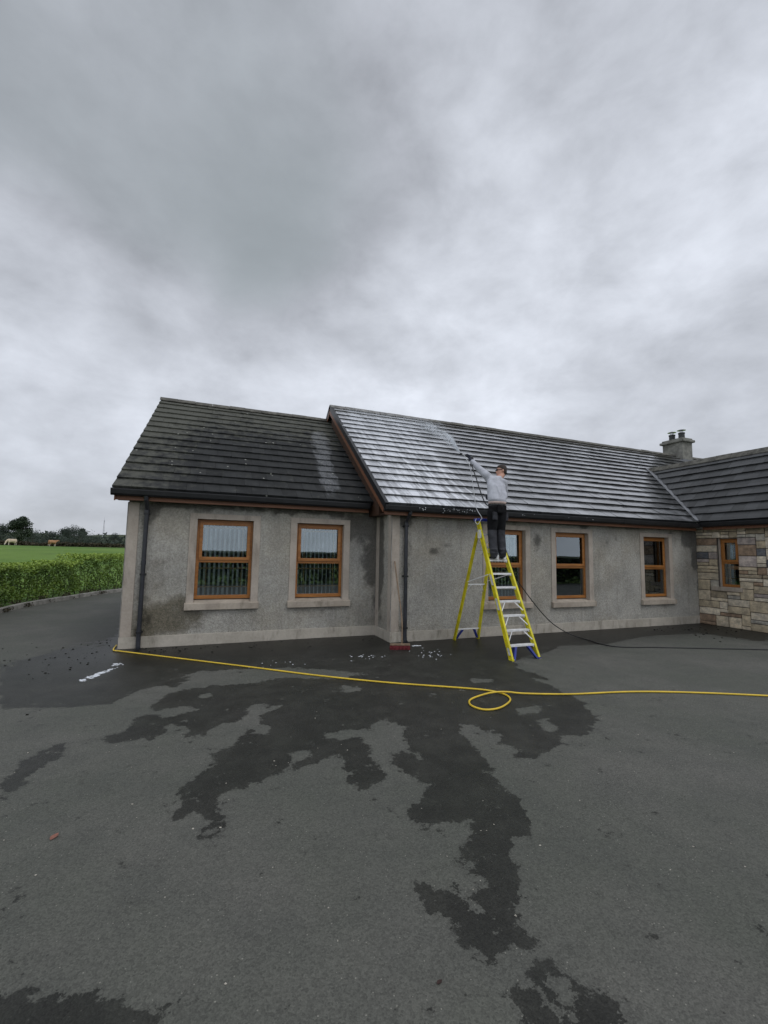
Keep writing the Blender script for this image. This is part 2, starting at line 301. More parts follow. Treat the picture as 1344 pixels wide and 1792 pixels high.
def m_dash(N):
    p = N.pos(); st0 = N.attr('stain'); al0 = N.attr('algae')
    e = N.m('MULTIPLY', N.m('SUBTRACT', N.noise(p, 4.0, 5, .65), .5), .8)
    st = N.ramp(N.m('ADD', st0, e), .35, .75); al = N.ramp(N.m('ADD', al0, e), .3, .8)
    v = N.n('ShaderNodeTexVoronoi', ins={'Vector': p, 'Scale': 80.0}); sep = N.n('ShaderNodeSeparateColor', ins={0: v.outputs['Color']})
    big = N.noise(p, 1.3, 5, .65); f = N.noise(p, 26.0, 4, .7)
    c = N.mix(N.ramp(big, .3, .72), (.315, .306, .275), (.44, .425, .382))
    c = N.vm('SCALE', c, N.m('ADD', .70, N.m('ADD', N.m('MULTIPLY', sep.outputs[0], .28), N.m('MULTIPLY', N.ramp(f, .3, .7), .34))))
    warm = N.ramp(N.noise(p, .75, 5, .6), .40, .66)
    c = N.mix(N.m('MULTIPLY', warm, .42), c, N.vm('MULTIPLY', c, (.80, .73, .60)))
    drip = N.ramp(N.noise(N.map(p, (7, 7, .5)), 1.0, 4, .6), .5, .75)
    c = N.mix(N.m('MULTIPLY', drip, .30), c, (.15, .14, .115))
    c = N.mix(N.m('MULTIPLY', al, .8), c, N.vm('SCALE', N.mix(N.ramp(f, .3, .7), (.085, .078, .045), (.15, .125, .085)), N.m('ADD', .7, N.m('MULTIPLY', sep.outputs[0], .5))))
    c = N.vm('SCALE', c, N.ramp(st, 0, 1, 1.0, .36))
    h = N.m('ADD', v.outputs['Distance'], N.m('MULTIPLY', f, .4))
    return pbsdf(N, c, N.ramp(st, 0, 1, .92, .75), .3, N.bump(h, .8, .012))
mat('pebbledash', m_dash)

def plaster(name, a, b, dirt):
    def fn(N):
        p = N.pos(); n = N.noise(p, 2.2, 6, .65); f = N.noise(p, 30.0, 4, .6); g = N.noise(N.map(p, (3, 3, .8)), 2.0, 5, .65)
        c = N.mix(N.ramp(n, .3, .7), a, b); c = N.vm('SCALE', c, N.m('ADD', .82, N.m('MULTIPLY', f, .36)))
        c = N.mix(N.m('MULTIPLY', N.ramp(g, .5, .75), dirt), c, (.09, .08, .06))
        return pbsdf(N, c, .9, .25, N.bump(f, .25, .004))
    mat(name, fn)
plaster('plaster', (.36, .315, .265), (.46, .405, .345), .4)
plaster('plinth_plaster', (.37, .34, .285), (.49, .45, .385), .55)
plaster('sill_stone', (.31, .265, .215), (.45, .395, .325), .65)

def m_tile(kind):
    def fn(N):
        p = N.pos(); tv = N.attr('tile'); sp = N.n('ShaderNodeSeparateXYZ', ins={0: p}); X, Y, Z = sp.outputs
        n = N.noise(p, 3.0, 6, .65); f = N.noise(p, 45.0, 4, .7)
        st = N.noise(N.map(p, (9.0, .55, .55)), 1.0, 5, .65)
        base = N.mix(N.ramp(n, .3, .72), (.019, .020, .020), (.031, .032, .032))
        base = N.vm('SCALE', base, N.m('ADD', .65, N.m('ADD', N.m('MULTIPLY', tv, .45), N.m('MULTIPLY', f, .35))))
        rough = .55; spec = .5
        if kind == 'dry':
            # lichen and moss, thickest along the ridge and the verge
            zone = N.m('ADD', N.ramp(Z, 3.9, 5.7), N.m('MULTIPLY', N.ramp(X, .2, -1.3), .75))
            li = N.ramp(N.m('ADD', N.noise(p, 5.0, 6, .7), N.m('MULTIPLY', zone, .30)), .54, .86)
            base = N.mix(N.m('MULTIPLY', li, .55), base, N.mix(f, (.075, .08, .058), (.20, .195, .165)))
            sv = N.n('ShaderNodeTexVoronoi', ins={'Vector': p, 'Scale': 5.5})
            ss = N.n('ShaderNodeSeparateColor', ins={0: sv.outputs['Color']})
            spots = N.m('MULTIPLY', N.m('GREATER_THAN', ss.outputs[0], .80), N.m('LESS_THAN', N.m('ADD', sv.outputs['Distance'], N.m('MULTIPLY', f, .12)), .17))
            base = N.mix(N.m('MULTIPLY', spots, .7), base, (.45, .45, .40))
            # splash of foam that ran down
            cx = N.m('ADD', 2.42, N.m('MULTIPLY', N.m('SUBTRACT', Z, 2.9), .17))
            w = N.ramp(N.m('ABSOLUTE', N.m('SUBTRACT', X, cx)), .05, .42, 1.0, 0.0)
            w = N.m('MULTIPLY', w, N.ramp(Z, 2.9, 3.4, .3, 1.0)); w = N.m('MULTIPLY', w, N.ramp(Z, 5.6, 5.0))
            fo = N.ramp(N.m('ADD', N.m('MULTIPLY', w, .55), N.noise(N.map(p, (4, 1.6, 1.6)), 1.6, 5, .65)), .72, 1.02)
            base = N.mix(N.m('MULTIPLY', fo, N.m('MULTIPLY', N.ramp(f, .3, .8), .42)), base, (.62, .64, .67))
            rough = N.ramp(N.noise(p, 2.0, 3, .5), .3, .7, .6, .8); spec = .18
        elif kind == 'wet':
            # foam, thickest on the side being washed and fading towards the fresh edge under the spray
            lim = N.m('ADD', 5.0, N.m('MULTIPLY', N.m('SUBTRACT', Z, 3.0), .50))
            dx = N.m('ADD', N.m('SUBTRACT', lim, X), N.m('MULTIPLY', N.m('SUBTRACT', N.noise(p, 1.3, 5, .6), .5), 2.2))
            mist = N.ramp(dx, -.8, 1.2)
            streak = N.ramp(N.m('ADD', st, N.m('MULTIPLY', N.noise(p, 14.0, 4, .65), .25)), .54, .78)
            band = N.m('MULTIPLY', N.ramp(X, 3.3, 3.9), N.ramp(X, 6.4, 4.8))
            fo = N.m('ADD', N.m('MULTIPLY', mist, N.m('ADD', N.ramp(Z, 2.9, 5.6, .14, .44), N.m('MULTIPLY', N.ramp(f, .35, .75), .24))), N.m('MULTIPLY', N.m('MULTIPLY', streak, band), 1.0))
            residue_sheen = N.m('ADD', N.ramp(X, 12.0, 5.5, .02, .17), N.m('MULTIPLY', N.ramp(N.noise(p, 1.1, 5, .65), .42, .68), .24))  # pale residue plus sky reflection off wet tiles, put into the colour
            fo = N.m('ADD', fo, residue_sheen)
            fo = N.m('MULTIPLY', fo, N.m('ADD', .72, N.m('MULTIPLY', tv, .5)), clamp=True)
            top = N.ramp(N.n('ShaderNodeSeparateXYZ', ins={0: N.t.nodes.new('ShaderNodeNewGeometry').outputs['True Normal']}).outputs[2], .35, .6)
            fo = N.m('MULTIPLY', fo, N.m('ADD', .12, N.m('MULTIPLY', top, .88)))
            moss = N.ramp(Z, 5.75, 6.15); base = N.mix(N.m('MULTIPLY', moss, .5), base, (.12, .11, .085))
            base = N.mix(fo, base, (.74, .76, .80))
            rough = N.m('ADD', .24, N.m('MULTIPLY', N.noise(p, 6.0, 4, .6), .14)); rough = N.m('ADD', rough, N.m('MULTIPLY', N.m('SUBTRACT', 1.0, top), .4)); spec = N.m('MULTIPLY', N.m('ADD', .15, top), .75)
        else:
            dry = N.ramp(N.m('ADD', st, N.m('MULTIPLY', tv, .3)), .55, .85)
            base = N.mix(N.m('MULTIPLY', dry, .35), base, (.085, .088, .092)); rough = N.ramp(n, .3, .7, .42, .6); spec = .4
        kw = {'Coat Weight': N.m('MULTIPLY', top, .85), 'Coat Roughness': .12, 'Coat IOR': 1.4} if kind == 'wet' else ({'Coat Weight': .25, 'Coat Roughness': .2} if kind == 'damp' else {})
        return pbsdf(N, base, rough, spec, N.bump(f, .35, .004), **kw)
    return fn
mat('roof_dry', m_tile('dry')); mat('roof_wet', m_tile('wet')); mat('roof_damp', m_tile('damp'))
simple('ridge', (.105, .100, .085), .85, .45, 6.0, bump=.3); simple('underlay', (.008, .008, .009), .9, .1)
simple('ridge_wet', (.17, .165, .155), .55, .4, 5.0, bump=.3)
simple('lead', (.15, .155, .165), .5, .3, 5.0, bump=.2)
def m_wood(N):
    p = N.pos(); g = N.noise(N.map(p, (3, 3, 3)), 6.0, 5, .6)
    wv = N.noise(N.map(p, (2.0, 40.0, 22.0)), 1.0, 4, .6)
    c = N.mix(N.ramp(wv, .3, .7), (.26, .100, .022), (.38, .158, .038)); c = N.vm('SCALE', c, N.m('ADD', .85, N.m('MULTIPLY', g, .3)))
    return pbsdf(N, c, .42, .45, N.bump(wv, .12, .002))
mat('brown_frame', m_wood)
def m_fascia(N):
    p = N.pos(); wv = N.noise(N.map(p, (1.0, 30.0, 18.0)), 1.0, 5, .6)
    c = N.mix(N.ramp(wv, .3, .7), (.135, .055, .028), (.205, .09, .045))
    return pbsdf(N, c, .5, .4, N.bump(wv, .1, .002))
mat('fascia', m_fascia)
simple('black_plastic', (.010, .0105, .012), .45, .3, 4.0)
simple('soffit', (.05, .024, .012), .6, .2)
def m_glass(N):
    p = N.pos()
    fr = N.n('ShaderNodeFresnel', ins={'IOR': 1.52, 'Normal': N.bump(N.noise(p, 1.1, 2, .5), .04, .02)})
    k = N.m('ADD', N.m('MULTIPLY', fr.outputs[0], 2.2), .06, clamp=True)
    g = N.n('ShaderNodeBsdfGlossy', ins={'Color': (.86, .95, 1.0, 1), 'Roughness': .015, 'Normal': N.bump(N.noise(p, 1.1, 2, .5), .04, .02)})
    t = N.n('ShaderNodeBsdfTransparent', ins={'Color': (.86, .9, .9, 1)})
    return N.n('ShaderNodeMixShader', ins={0: k, 1: t.outputs[0], 2: g.outputs[0]}).outputs[0]
mat('glass', m_glass)
simple('blind', (.82, .83, .84), .8, .1); simple('curtain', (.62, .65, .66), .9, .15, 3.0)
simple('glazing_bar', (.40, .25, .11), .5, .15)
simple('interior', (.16, .15, .14), .9, .2, 1.0); simple('appliance_white', (.72, .72, .72), .4, .04)
def m_stone(N):
    p = N.pos(); col = N.attr('stone_tint', 0); n = N.noise(p, 7.0, 6, .68); f = N.noise(p, 45.0, 4, .7)
    vein = N.noise(N.map(p, (3, 3, 16)), 1.5, 5, .65)
    c = N.vm('MULTIPLY', col, N.mix(N.ramp(n, .3, .7), (.62, .62, .63), (1.22, 1.18, 1.12)))
    c = N.mix(N.m('MULTIPLY', N.ramp(vein, .52, .72), .35), c, (.20, .14, .085))
    c = N.vm('SCALE', c, N.m('ADD', .75, N.m('MULTIPLY', f, .5)))
    return pbsdf(N, c, .88, .3, N.bump(N.m('ADD', n, N.m('MULTIPLY', vein, .6)), .8, .025))
mat('stone', m_stone)
simple('mortar', (.085, .075, .062), .95, .3, 8.0, bump=.4)
simple('concrete', (.26, .25, .225), .9, .35, 5.0, bump=.4)
simple('chimney_render', (.20, .195, .175), .95, .35, 4.0, bump=.5)
simple('pot_black', (.02, .02, .022), .5, .3); simple('steel', (.55, .55, .56), .3, .1, metal=.9)
def m_grass(N):
    p = N.pos(); a = N.noise(p, .05, 4, .6); b = N.noise(N.map(p, (.35, .12, 1)), 1.0, 5, .65); f = N.noise(p, 9.0, 4, .7)
    c = N.mix(N.ramp(a, .35, .65), (.085, .165, .024), (.145, .235, .04)); c = N.mix(N.m('MULTIPLY', N.ramp(b, .5, .75), .5), c, (.12, .17, .04))
    c = N.mix(N.m('MULTIPLY', N.ramp(N.noise(p, .22, 5, .7), .5, .68), .5), c, (.055, .10, .02))
    c = N.vm('SCALE', c, N.m('ADD', .55, N.m('MULTIPLY', f, .9)))
    return pbsdf(N, c, .9, .2, N.bump(f, .6, .05))
mat('grass', m_grass)
def m_hill(N):
    p = N.pos(); a = N.noise(p, .012, 5, .6); b = N.noise(p, .05, 5, .7)
    v = N.n('ShaderNodeTexVoronoi', ins={'Vector': p, 'Scale': .011}); s = N.n('ShaderNodeSeparateColor', ins={0: v.outputs['Color']})
    c = N.mix(s.outputs[0], (.045, .075, .035), (.095, .11, .055)); c = N.mix(N.ramp(b, .45, .6), c, (.028, .042, .028))
    c = N.mix(N.m('MULTIPLY', N.ramp(a, .4, .7), .4), c, (.085, .08, .055))
    return pbsdf(N, c, .95, .1)
mat('hills', m_hill)
def leafmat(name, a, b, rough=.5, trans=.0):
    def fn(N):
        t = N.attr('tint'); p = N.pos(); n = N.noise(p, 1.4, 3, .6)
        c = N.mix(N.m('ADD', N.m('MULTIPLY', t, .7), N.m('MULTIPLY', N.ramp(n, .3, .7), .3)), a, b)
        return pbsdf(N, c, rough, .35)
    mat(name, fn)
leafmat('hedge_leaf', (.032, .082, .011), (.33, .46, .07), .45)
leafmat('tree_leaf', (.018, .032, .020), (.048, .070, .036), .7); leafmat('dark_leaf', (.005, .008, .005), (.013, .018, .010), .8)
leafmat('haze_leaf', (.030, .044, .036), (.058, .074, .056), .8)  # far leaves paled for distance haze, put into their own colour
leafmat('bramble_leaf', (.03, .028, .016), (.075, .062, .036), .8)
simple('bark', (.06, .045, .032), .9, .3, 4.0); simple('soil', (.05, .038, .026), .95, .4, 6.0, bump=.5)

# ------------------------------------------------------------------ ground
KERB = [(-30, -5.6), (5, -5.35), (12, -5.22), (15.2, -5.11), (16.5, -4.98), (17.9, -4.6), (20, -3.93), (21.5, -3.2), (23, -2.2), (25, -.4), (28, 3.5), (31, 9.0)]
KY = np.array([k[0] for k in KERB], float); KX = np.array([k[1] for k in KERB], float)
def in_poly(x, y, poly):
    r = np.zeros(x.shape, bool); n = len(poly)
    for i in range(n):
        x1, y1 = poly[i]; x2, y2 = poly[(i+1) % n]
        if y1 == y2: continue
        c = ((y1 > y) != (y2 > y)) & (x < (x2-x1)*(y-y1)/(y2-y1)+x1); r ^= c
    return r
def blur(a, r):
    for ax in (0, 1):
        c = np.cumsum(np.pad(a, [(r+1, r) if i == ax else (0, 0) for i in (0, 1)], mode='edge'), axis=ax)
        n = a.shape[ax]; s = np.take(c, range(2*r+1, 2*r+1+n), axis=ax)-np.take(c, range(0, n), axis=ax); a = s/(2*r+1)
    return a
def grid_mesh(name, xs, ys, zfun, material, attrs=None, drop=None):
    X, Y = np.meshgrid(xs, ys); Z = zfun(X, Y); nx, ny = len(xs), len(ys)
    co = np.stack([X, Y, Z], -1).reshape(-1, 3)
    i = np.arange(nx*ny).reshape(ny, nx); F = np.stack([i[:-1, :-1], i[:-1, 1:], i[1:, 1:], i[1:, :-1]], -1).reshape(-1, 4)
    if drop is not None:
        cx = co[F].mean(1); F = F[~drop(cx[:, 0], cx[:, 1])]
    me = bpy.data.meshes.new(name); me.vertices.add(len(co)); me.vertices.foreach_set('co', co.ravel().astype(np.float32))
    me.loops.add(F.size); me.loops.foreach_set('vertex_index', F.ravel().astype(np.int32)); me.polygons.add(len(F))
    me.polygons.foreach_set('loop_start', np.arange(0, F.size, 4, dtype=np.int32)); me.polygons.foreach_set('loop_total', np.full(len(F), 4, np.int32))
    me.update(calc_edges=True); me.materials.append(material); me.polygons.foreach_set('use_smooth', [True]*len(F))
    for k, v in (attrs or {}).items():
        at = me.attributes.new(k, 'FLOAT', 'POINT'); at.data.foreach_set('value', v.ravel().astype(np.float32))
    o = bpy.data.objects.new(name, me); COL.objects.link(o); return o

ax = np.concatenate([np.arange(-9, -2.6, .4), np.arange(-2.6, 9.0, .03), np.arange(9.0, 15, .12), np.arange(15, 34.1, 1.0)])
ay = np.concatenate([np.arange(-6, 1.2, .6), np.arange(1.2, 9.6, .03), np.arange(9.6, 32.1, .5)])
AX, AY = np.meshgrid(ax, ay)
mask = np.zeros(AX.shape, bool)
for p in WET_AND_BLUR: mask |= in_poly(AX, AY, p)
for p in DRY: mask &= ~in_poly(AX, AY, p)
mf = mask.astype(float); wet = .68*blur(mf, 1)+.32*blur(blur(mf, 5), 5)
def wall_dist(x, y):
    d1 = np.where(x < 3.55, 9.28-y, 8.41-y); d2 = 13.0-x
    return np.clip(np.minimum(np.where(x < 13, d1, 9), np.where(y < 8.4, np.abs(d2), 9)), 0, 9)
wd = wall_dist(AX, AY)
damp = np.clip(1-(wd-.6)/1.5, 0, 1)*np.clip((AX+3.2)/2.0, 0, 1)*np.where(AX < 3.5, 1.0, np.where(AX > 12, .55, .8))*(AY > .5)
wet = np.maximum(wet, np.clip(1.15-wd/.55, 0, 1)*(AX > -1.6)*(AX < 13)*.9)
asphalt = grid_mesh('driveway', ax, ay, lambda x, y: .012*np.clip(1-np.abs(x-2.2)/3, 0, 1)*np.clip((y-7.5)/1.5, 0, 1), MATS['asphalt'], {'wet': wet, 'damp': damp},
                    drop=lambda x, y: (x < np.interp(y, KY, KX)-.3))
tag(asphalt, kind='structure')

def field_z(x, y):
    kx = np.interp(y, KY, KX); d = np.sqrt(x*x+y*y)
    yard = (x > kx-.12) & (y > -5.3) & (y < 31) & (x < 33)
    rise = .06+1.9*np.clip((d-24)/72, 0, 1)**1.2+.10*np.sin(x*.11)*np.sin(y*.07)*np.clip((d-25)/30, 0, 1)
    rise = np.where((y < 10) & (x > -6), .02+.6*np.clip((d-30)/150, 0, 1), rise)
    return np.where(yard, -.08, rise)
gx = np.concatenate([np.arange(-190, -40, 5), np.arange(-40, -9, 1.2), np.arange(-9, 12, .3), np.arange(12, 60, 3), np.arange(60, 191, 8)])
gy = np.concatenate([np.arange(-190, -20, 8), np.arange(-20, 10, 1.5), np.arange(10, 34, .3), np.arange(34, 60, 1), np.arange(60, 191, 4)])
field = tag(grid_mesh('field', gx, gy, field_z, MATS['grass']), kind='structure')

# hills all round, from the end of the field to the skyline
def hills():
    na, rads = 260, [185, 230, 300, 420, 560, 720, 900]
    mb = MB(); V = []
    for r_ in rads:
        for k in range(na):
            a = 2*math.pi*k/na; x, y = r_*math.cos(a), r_*math.sin(a)
            t = (r_-185)/715
            nz = mnoise.noise((x*.004, y*.004, 1.0)); n2 = mnoise.noise((x*.013, y*.013, 4.0))
            h = (1.2 if t == 0 else 2+t*19+nz*15*t+n2*4*t)
            if y < 60: h *= .06+.94*max(0, y)/60
            if r_ == 900: h += 3*n2
            mb.v.append((x, y, h-(2.6 if t == 0 else 0)))
    for i in range(len(rads)-1):
        for k in range(na):
            a = i*na+k; b = i*na+(k+1) % na; mb.f.append((a, b, b+na, a+na)); mb.mi.append(0)
    return tag(mb.build('hills', MATS['hills'], smooth=True, recalc=False), kind='structure')
hills()

# kerb stones
km = MB(); kp = []
for y in np.arange(-5.2, 26.5, .05): kp.append((float(np.interp(y, KY, KX)), float(y)))
seg = []; acc = 0
for a, b in zip(kp[:-1], kp[1:]):
    seg.append(a); acc += math.dist(a, b)
    if acc > .9:
        p, q = Vector((*seg[0], .055)), Vector((*b, .055)); d = (q-p).normalized()*.004
        jit = rng.normal(0, .006); km.bar(p+d+Vector((jit, 0, jit)), q-d+Vector((jit, 0, jit)), .15, .15); seg = []; acc = 0
tag(km.build('kerb', MATS['concrete'], bevel=.012), kind='structure')

# ------------------------------------------------------------------ the bungalow
Y1, Y2, XL, XR, XF = 9.28, 8.41, -1.363, 3.547, 13.008
YR1, ZR1, YR2, ZR2 = 13.2, 5.88, 12.8, 6.216          # ridges
E1, ZE1, E2, ZE2 = 9.03, 2.90, 8.16, 2.80              # eaves
XE, XB = 12.75, 22.0
house = empty('bungalow', (6.0, 10.0, 0.0))
tag(house, 'long single storey grey pebbledash bungalow with dark tiled roofs and a stone faced wing', 'house')

def wall_grid(name, T, L, z0, z1, openings, stains, algae, parent, step=.07):
    def cuts(a, b, extra):
        s = sorted(set([a, b]+[e for e in extra if a < e < b])); out = []
        for p, q in zip(s[:-1], s[1:]):
            n = max(1, int((q-p)/step)); out += [p+(q-p)*i/n for i in range(n)]
        return np.array(out+[b])
    us = cuts(0, L, [o[0] for o in openings]+[o[1] for o in openings]); zs = cuts(z0, z1, [o[2] for o in openings]+[o[3] for o in openings])
    mb = MB(); nu = len(us); U, Z = np.meshgrid(us, zs)
    mb.v = [T(u, z, 0) for u, z in zip(U.ravel(), Z.ravel())]
    for j in range(len(zs)-1):
        for i in range(nu-1):
            cu, cz = (us[i]+us[i+1])/2, (zs[j]+zs[j+1])/2
            if any(a < cu < b and c < cz < d for a, b, c, d in openings): continue
            k = j*nu+i; mb.f.append((k, k+1, k+nu+1, k+nu)); mb.mi.append(0)
    def field_of(lst):
        r = np.zeros(U.shape)
        for cu, cz, ru, rz, s in lst: r = np.maximum(r, s*np.exp(-(((U-cu)/ru)**2+((Z-cz)/rz)**2)))
        return r.ravel()
    return mb.build(name, MATS['pebbledash'], parent, recalc=False, attrs={'stain': ('POINT', 'FLOAT', field_of(stains)), 'algae': ('POINT', 'FLOAT', field_of(algae))})

TL = lambda u, z, d: (XL+u, Y1+d, z)
TM = lambda u, z, d: (XR+u, Y2+d, z)
TS = lambda u, z, d: (XF+d, -u, z)
W = .05
win_left = [(-.18, .87, .85, 2.40), (1.752, 2.775, .845, 2.40)]
win_main = [(5.90, 6.945, .79, 2.39), (7.845, 8.90, .775, 2.383), (10.845, 11.82, .76, 2.365)]
win_stone = [(-7.848, -7.366, 1.06, 2.355)]
ol = [(a-XL-W, b-XL+W, c-.1, d+W) for a, b, c, d in win_left]
om = [(a-XR-W, b-XR+W, c-.1, d+W) for a, b, c, d in win_main]
top_l, top_m = 2.72, 2.66
S_left = [(3.6, .55, .5, .16, .45), (1.25, 2.6, .3, .18, .75), (3.0, 2.45, .12, .3, .55), (4.3, 2.3, .3, .4, .7), (.35, .4, .3, .5, .6), (4.9, 2.4, 1.15, .55, .95), (4.95, 1.6, .55, .9, .9), (4.95, .8, .22, .9, .7), (1.0, 2.66, 3.0, .12, .75), (3.0, 2.66, 2.5, .11, .75), (.35, 2.5, .25, .5, .7), (.4, 1.9, .14, 1.0, .5), (.3, 1.0, .2, .7, .55), (2.0, 2.62, .3, .14, .7), (2.6, 2.6, .15, .16, .7), (4.0, 2.62, .35, .14, .8), (1.0, .5, .7, .25, .45), (.7, 1.5, .3, .7, .42), (2.85, 1.3, .18, 1.2, .38)]
A_left = [(.75, .5, .8, .4, .95), (1.0, .75, .45, .25, .9), (.4, .35, .3, .35, .9), (.5, 1.3, .35, .8, .5), (1.6, .35, .4, .14, .4)]
S_main = [(2.88, .58, .5, .14, .4), (.35, 2.62, .4, .1, .9), (8.3, 2.5, .5, .2, .6), (6.9, 2.6, .6, .12, .75), (5.2, 2.55, .3, .16, .6), (.35, 1.9, .25, .7, .6), (.3, 2.5, .3, .3, .7), (1.35, 2.0, .32, .14, .62), (1.0, 1.85, .3, .14, .6), (1.2, 2.15, .55, .1, .5), (3.75, 2.15, .26, .32, .62), (3.72, 1.85, .14, .3, .55), (5, 2.62, 6, .08, .8), (9.2, 2.35, .55, .4, .98), (9.35, 1.85, .26, .55, .85), (9.42, 1.0, .1, 1.3, .6), (6.0, 2.2, .13, .25, .58), (6.3, 2.25, .1, .2, .5), (1.9, .3, 1.9, .09, .45), (.3, .9, .14, .9, .5), (2.35, 2.55, 1.0, .12, .6), (5.9, .5, .6, .12, .35), (7.9, .5, .5, .14, .4), (4.3, .5, .5, .14, .42)]
wall_grid('wall', TL, XR-XL+.02, 0, top_l, ol, S_left, A_left, house)
wall_grid('wall', TM, XF-XR, 0, top_m, om, S_main, [(.25, .3, .3, .2, .5)], house)
wall_grid('wall', lambda u, z, d: (XR, Y1+.03-u, z), Y1+.03-Y2, 0, 2.72, [], [(.25, 1.7, .3, 1.6, .95), (.1, .8, .16, .9, .8)], [(.3, 2.4, .3, .4, .5)], house)
# plain sides and back
wm = MB(); wm.box((XL, Y1+.02, 0), (XL+.25, 17.1, 2.7)); wm.box((XL, 17.1, 0), (XR, 17.3, 2.7)); wm.box((XR+.01, 17.0, 0), (XB-.3, 17.2, 2.62)); wm.box((XB-.3, 8.6, 0), (XB-.05, 17.2, 2.6))
for x, ya, yr, yb, zt, zr in ((XL, Y1+.02, YR1, 17.1, 2.7, ZR1-.22), (XR+.002, Y2+.3, YR2, 17.0, 2.6, ZR2-.28), (XB-.3, 8.6, YR2, 17.0, 2.6, ZR2-.28)):
    wm.hexa([(x, ya, zt), (x+.2, ya, zt), (x+.2, yb, zt), (x, yb, zt), (x, yr-.02, zr), (x+.2, yr-.02, zr), (x+.2, yr+.02, zr), (x, yr+.02, zr)])
n_ = len(wm.v); wm.build('wall', MATS['pebbledash'], house, attrs={'stain': ('POINT', 'FLOAT', np.zeros(n_)), 'algae': ('POINT', 'FLOAT', np.zeros(n_))})
# rooms behind the windows
im = MB()
im.box((XL+.26, Y1+3.6, .02), (XF-.1, Y1+3.7, 2.65)); im.box((XL+.26, Y1+.22, 2.60), (XR+.1, Y1+3.6, 2.65)); im.box((XR+.1, Y2+.24, 2.56), (XF+1.6, Y1+3.6, 2.6))
for x in (1.25, 5.2, 7.3, 10.0): im.box((x, Y1+.24, .02), (x+.1, Y1+3.6, 2.55))
im.box((XL+.26, Y1+.25, .25), (XF+3, Y1+3.6, .30)); im.box((XR+.3, Y2+.25, .245), (XF+3, Y1+.25, .295))
im.box((XF+2.5, 4.6, .02), (XF+2.6, 12.9, 2.5)); im.box((XF+.26, 4.6, 2.5), (XF+2.6, Y2+.2, 2.55))
im.build('interior_wall', MATS['interior'], house)

# plinths and smooth corner bands
pm = MB(); pm.box((XL-.018, Y1-.02, 0), (XR, Y1+.05, .208)); pm.build('plinth', MATS['plinth_plaster'], house, bevel=.006)
pm = MB(); pm.box((XR-.02, Y2-.02, 0), (XF-.02, Y2+.06, .208)); pm.box((XR-.02, Y2+.06, 0), (XR+.05, Y1-.021, .208)); pm.build('plinth', MATS['plinth_plaster'], house, bevel=.006)
for (a, b) in (((XL-.012, Y1-.014, .21), (XL+.175, Y1+.2, 2.66)), ((XR-.012, Y2-.014, .21), (XR+.17, Y2+.17, 2.6))):
    cm = MB(); cm.box(a, b); cb = cm.build('corner_band', MATS['plaster'], house, bevel=.006)
    bm_ = MB(); bm_.box((a[0]-.005, a[1]-.005, .215), (a[0]+.009, a[1]+.009, b[2]-.005)); bm_.build('corner_bead', MATS['concrete'], cb)
cm = MB(); cm.box((XR-.013, Y1-.16, .21), (XR+.02, Y1-.003, 2.62)); cm.build('corner_band', MATS['plaster'], house)

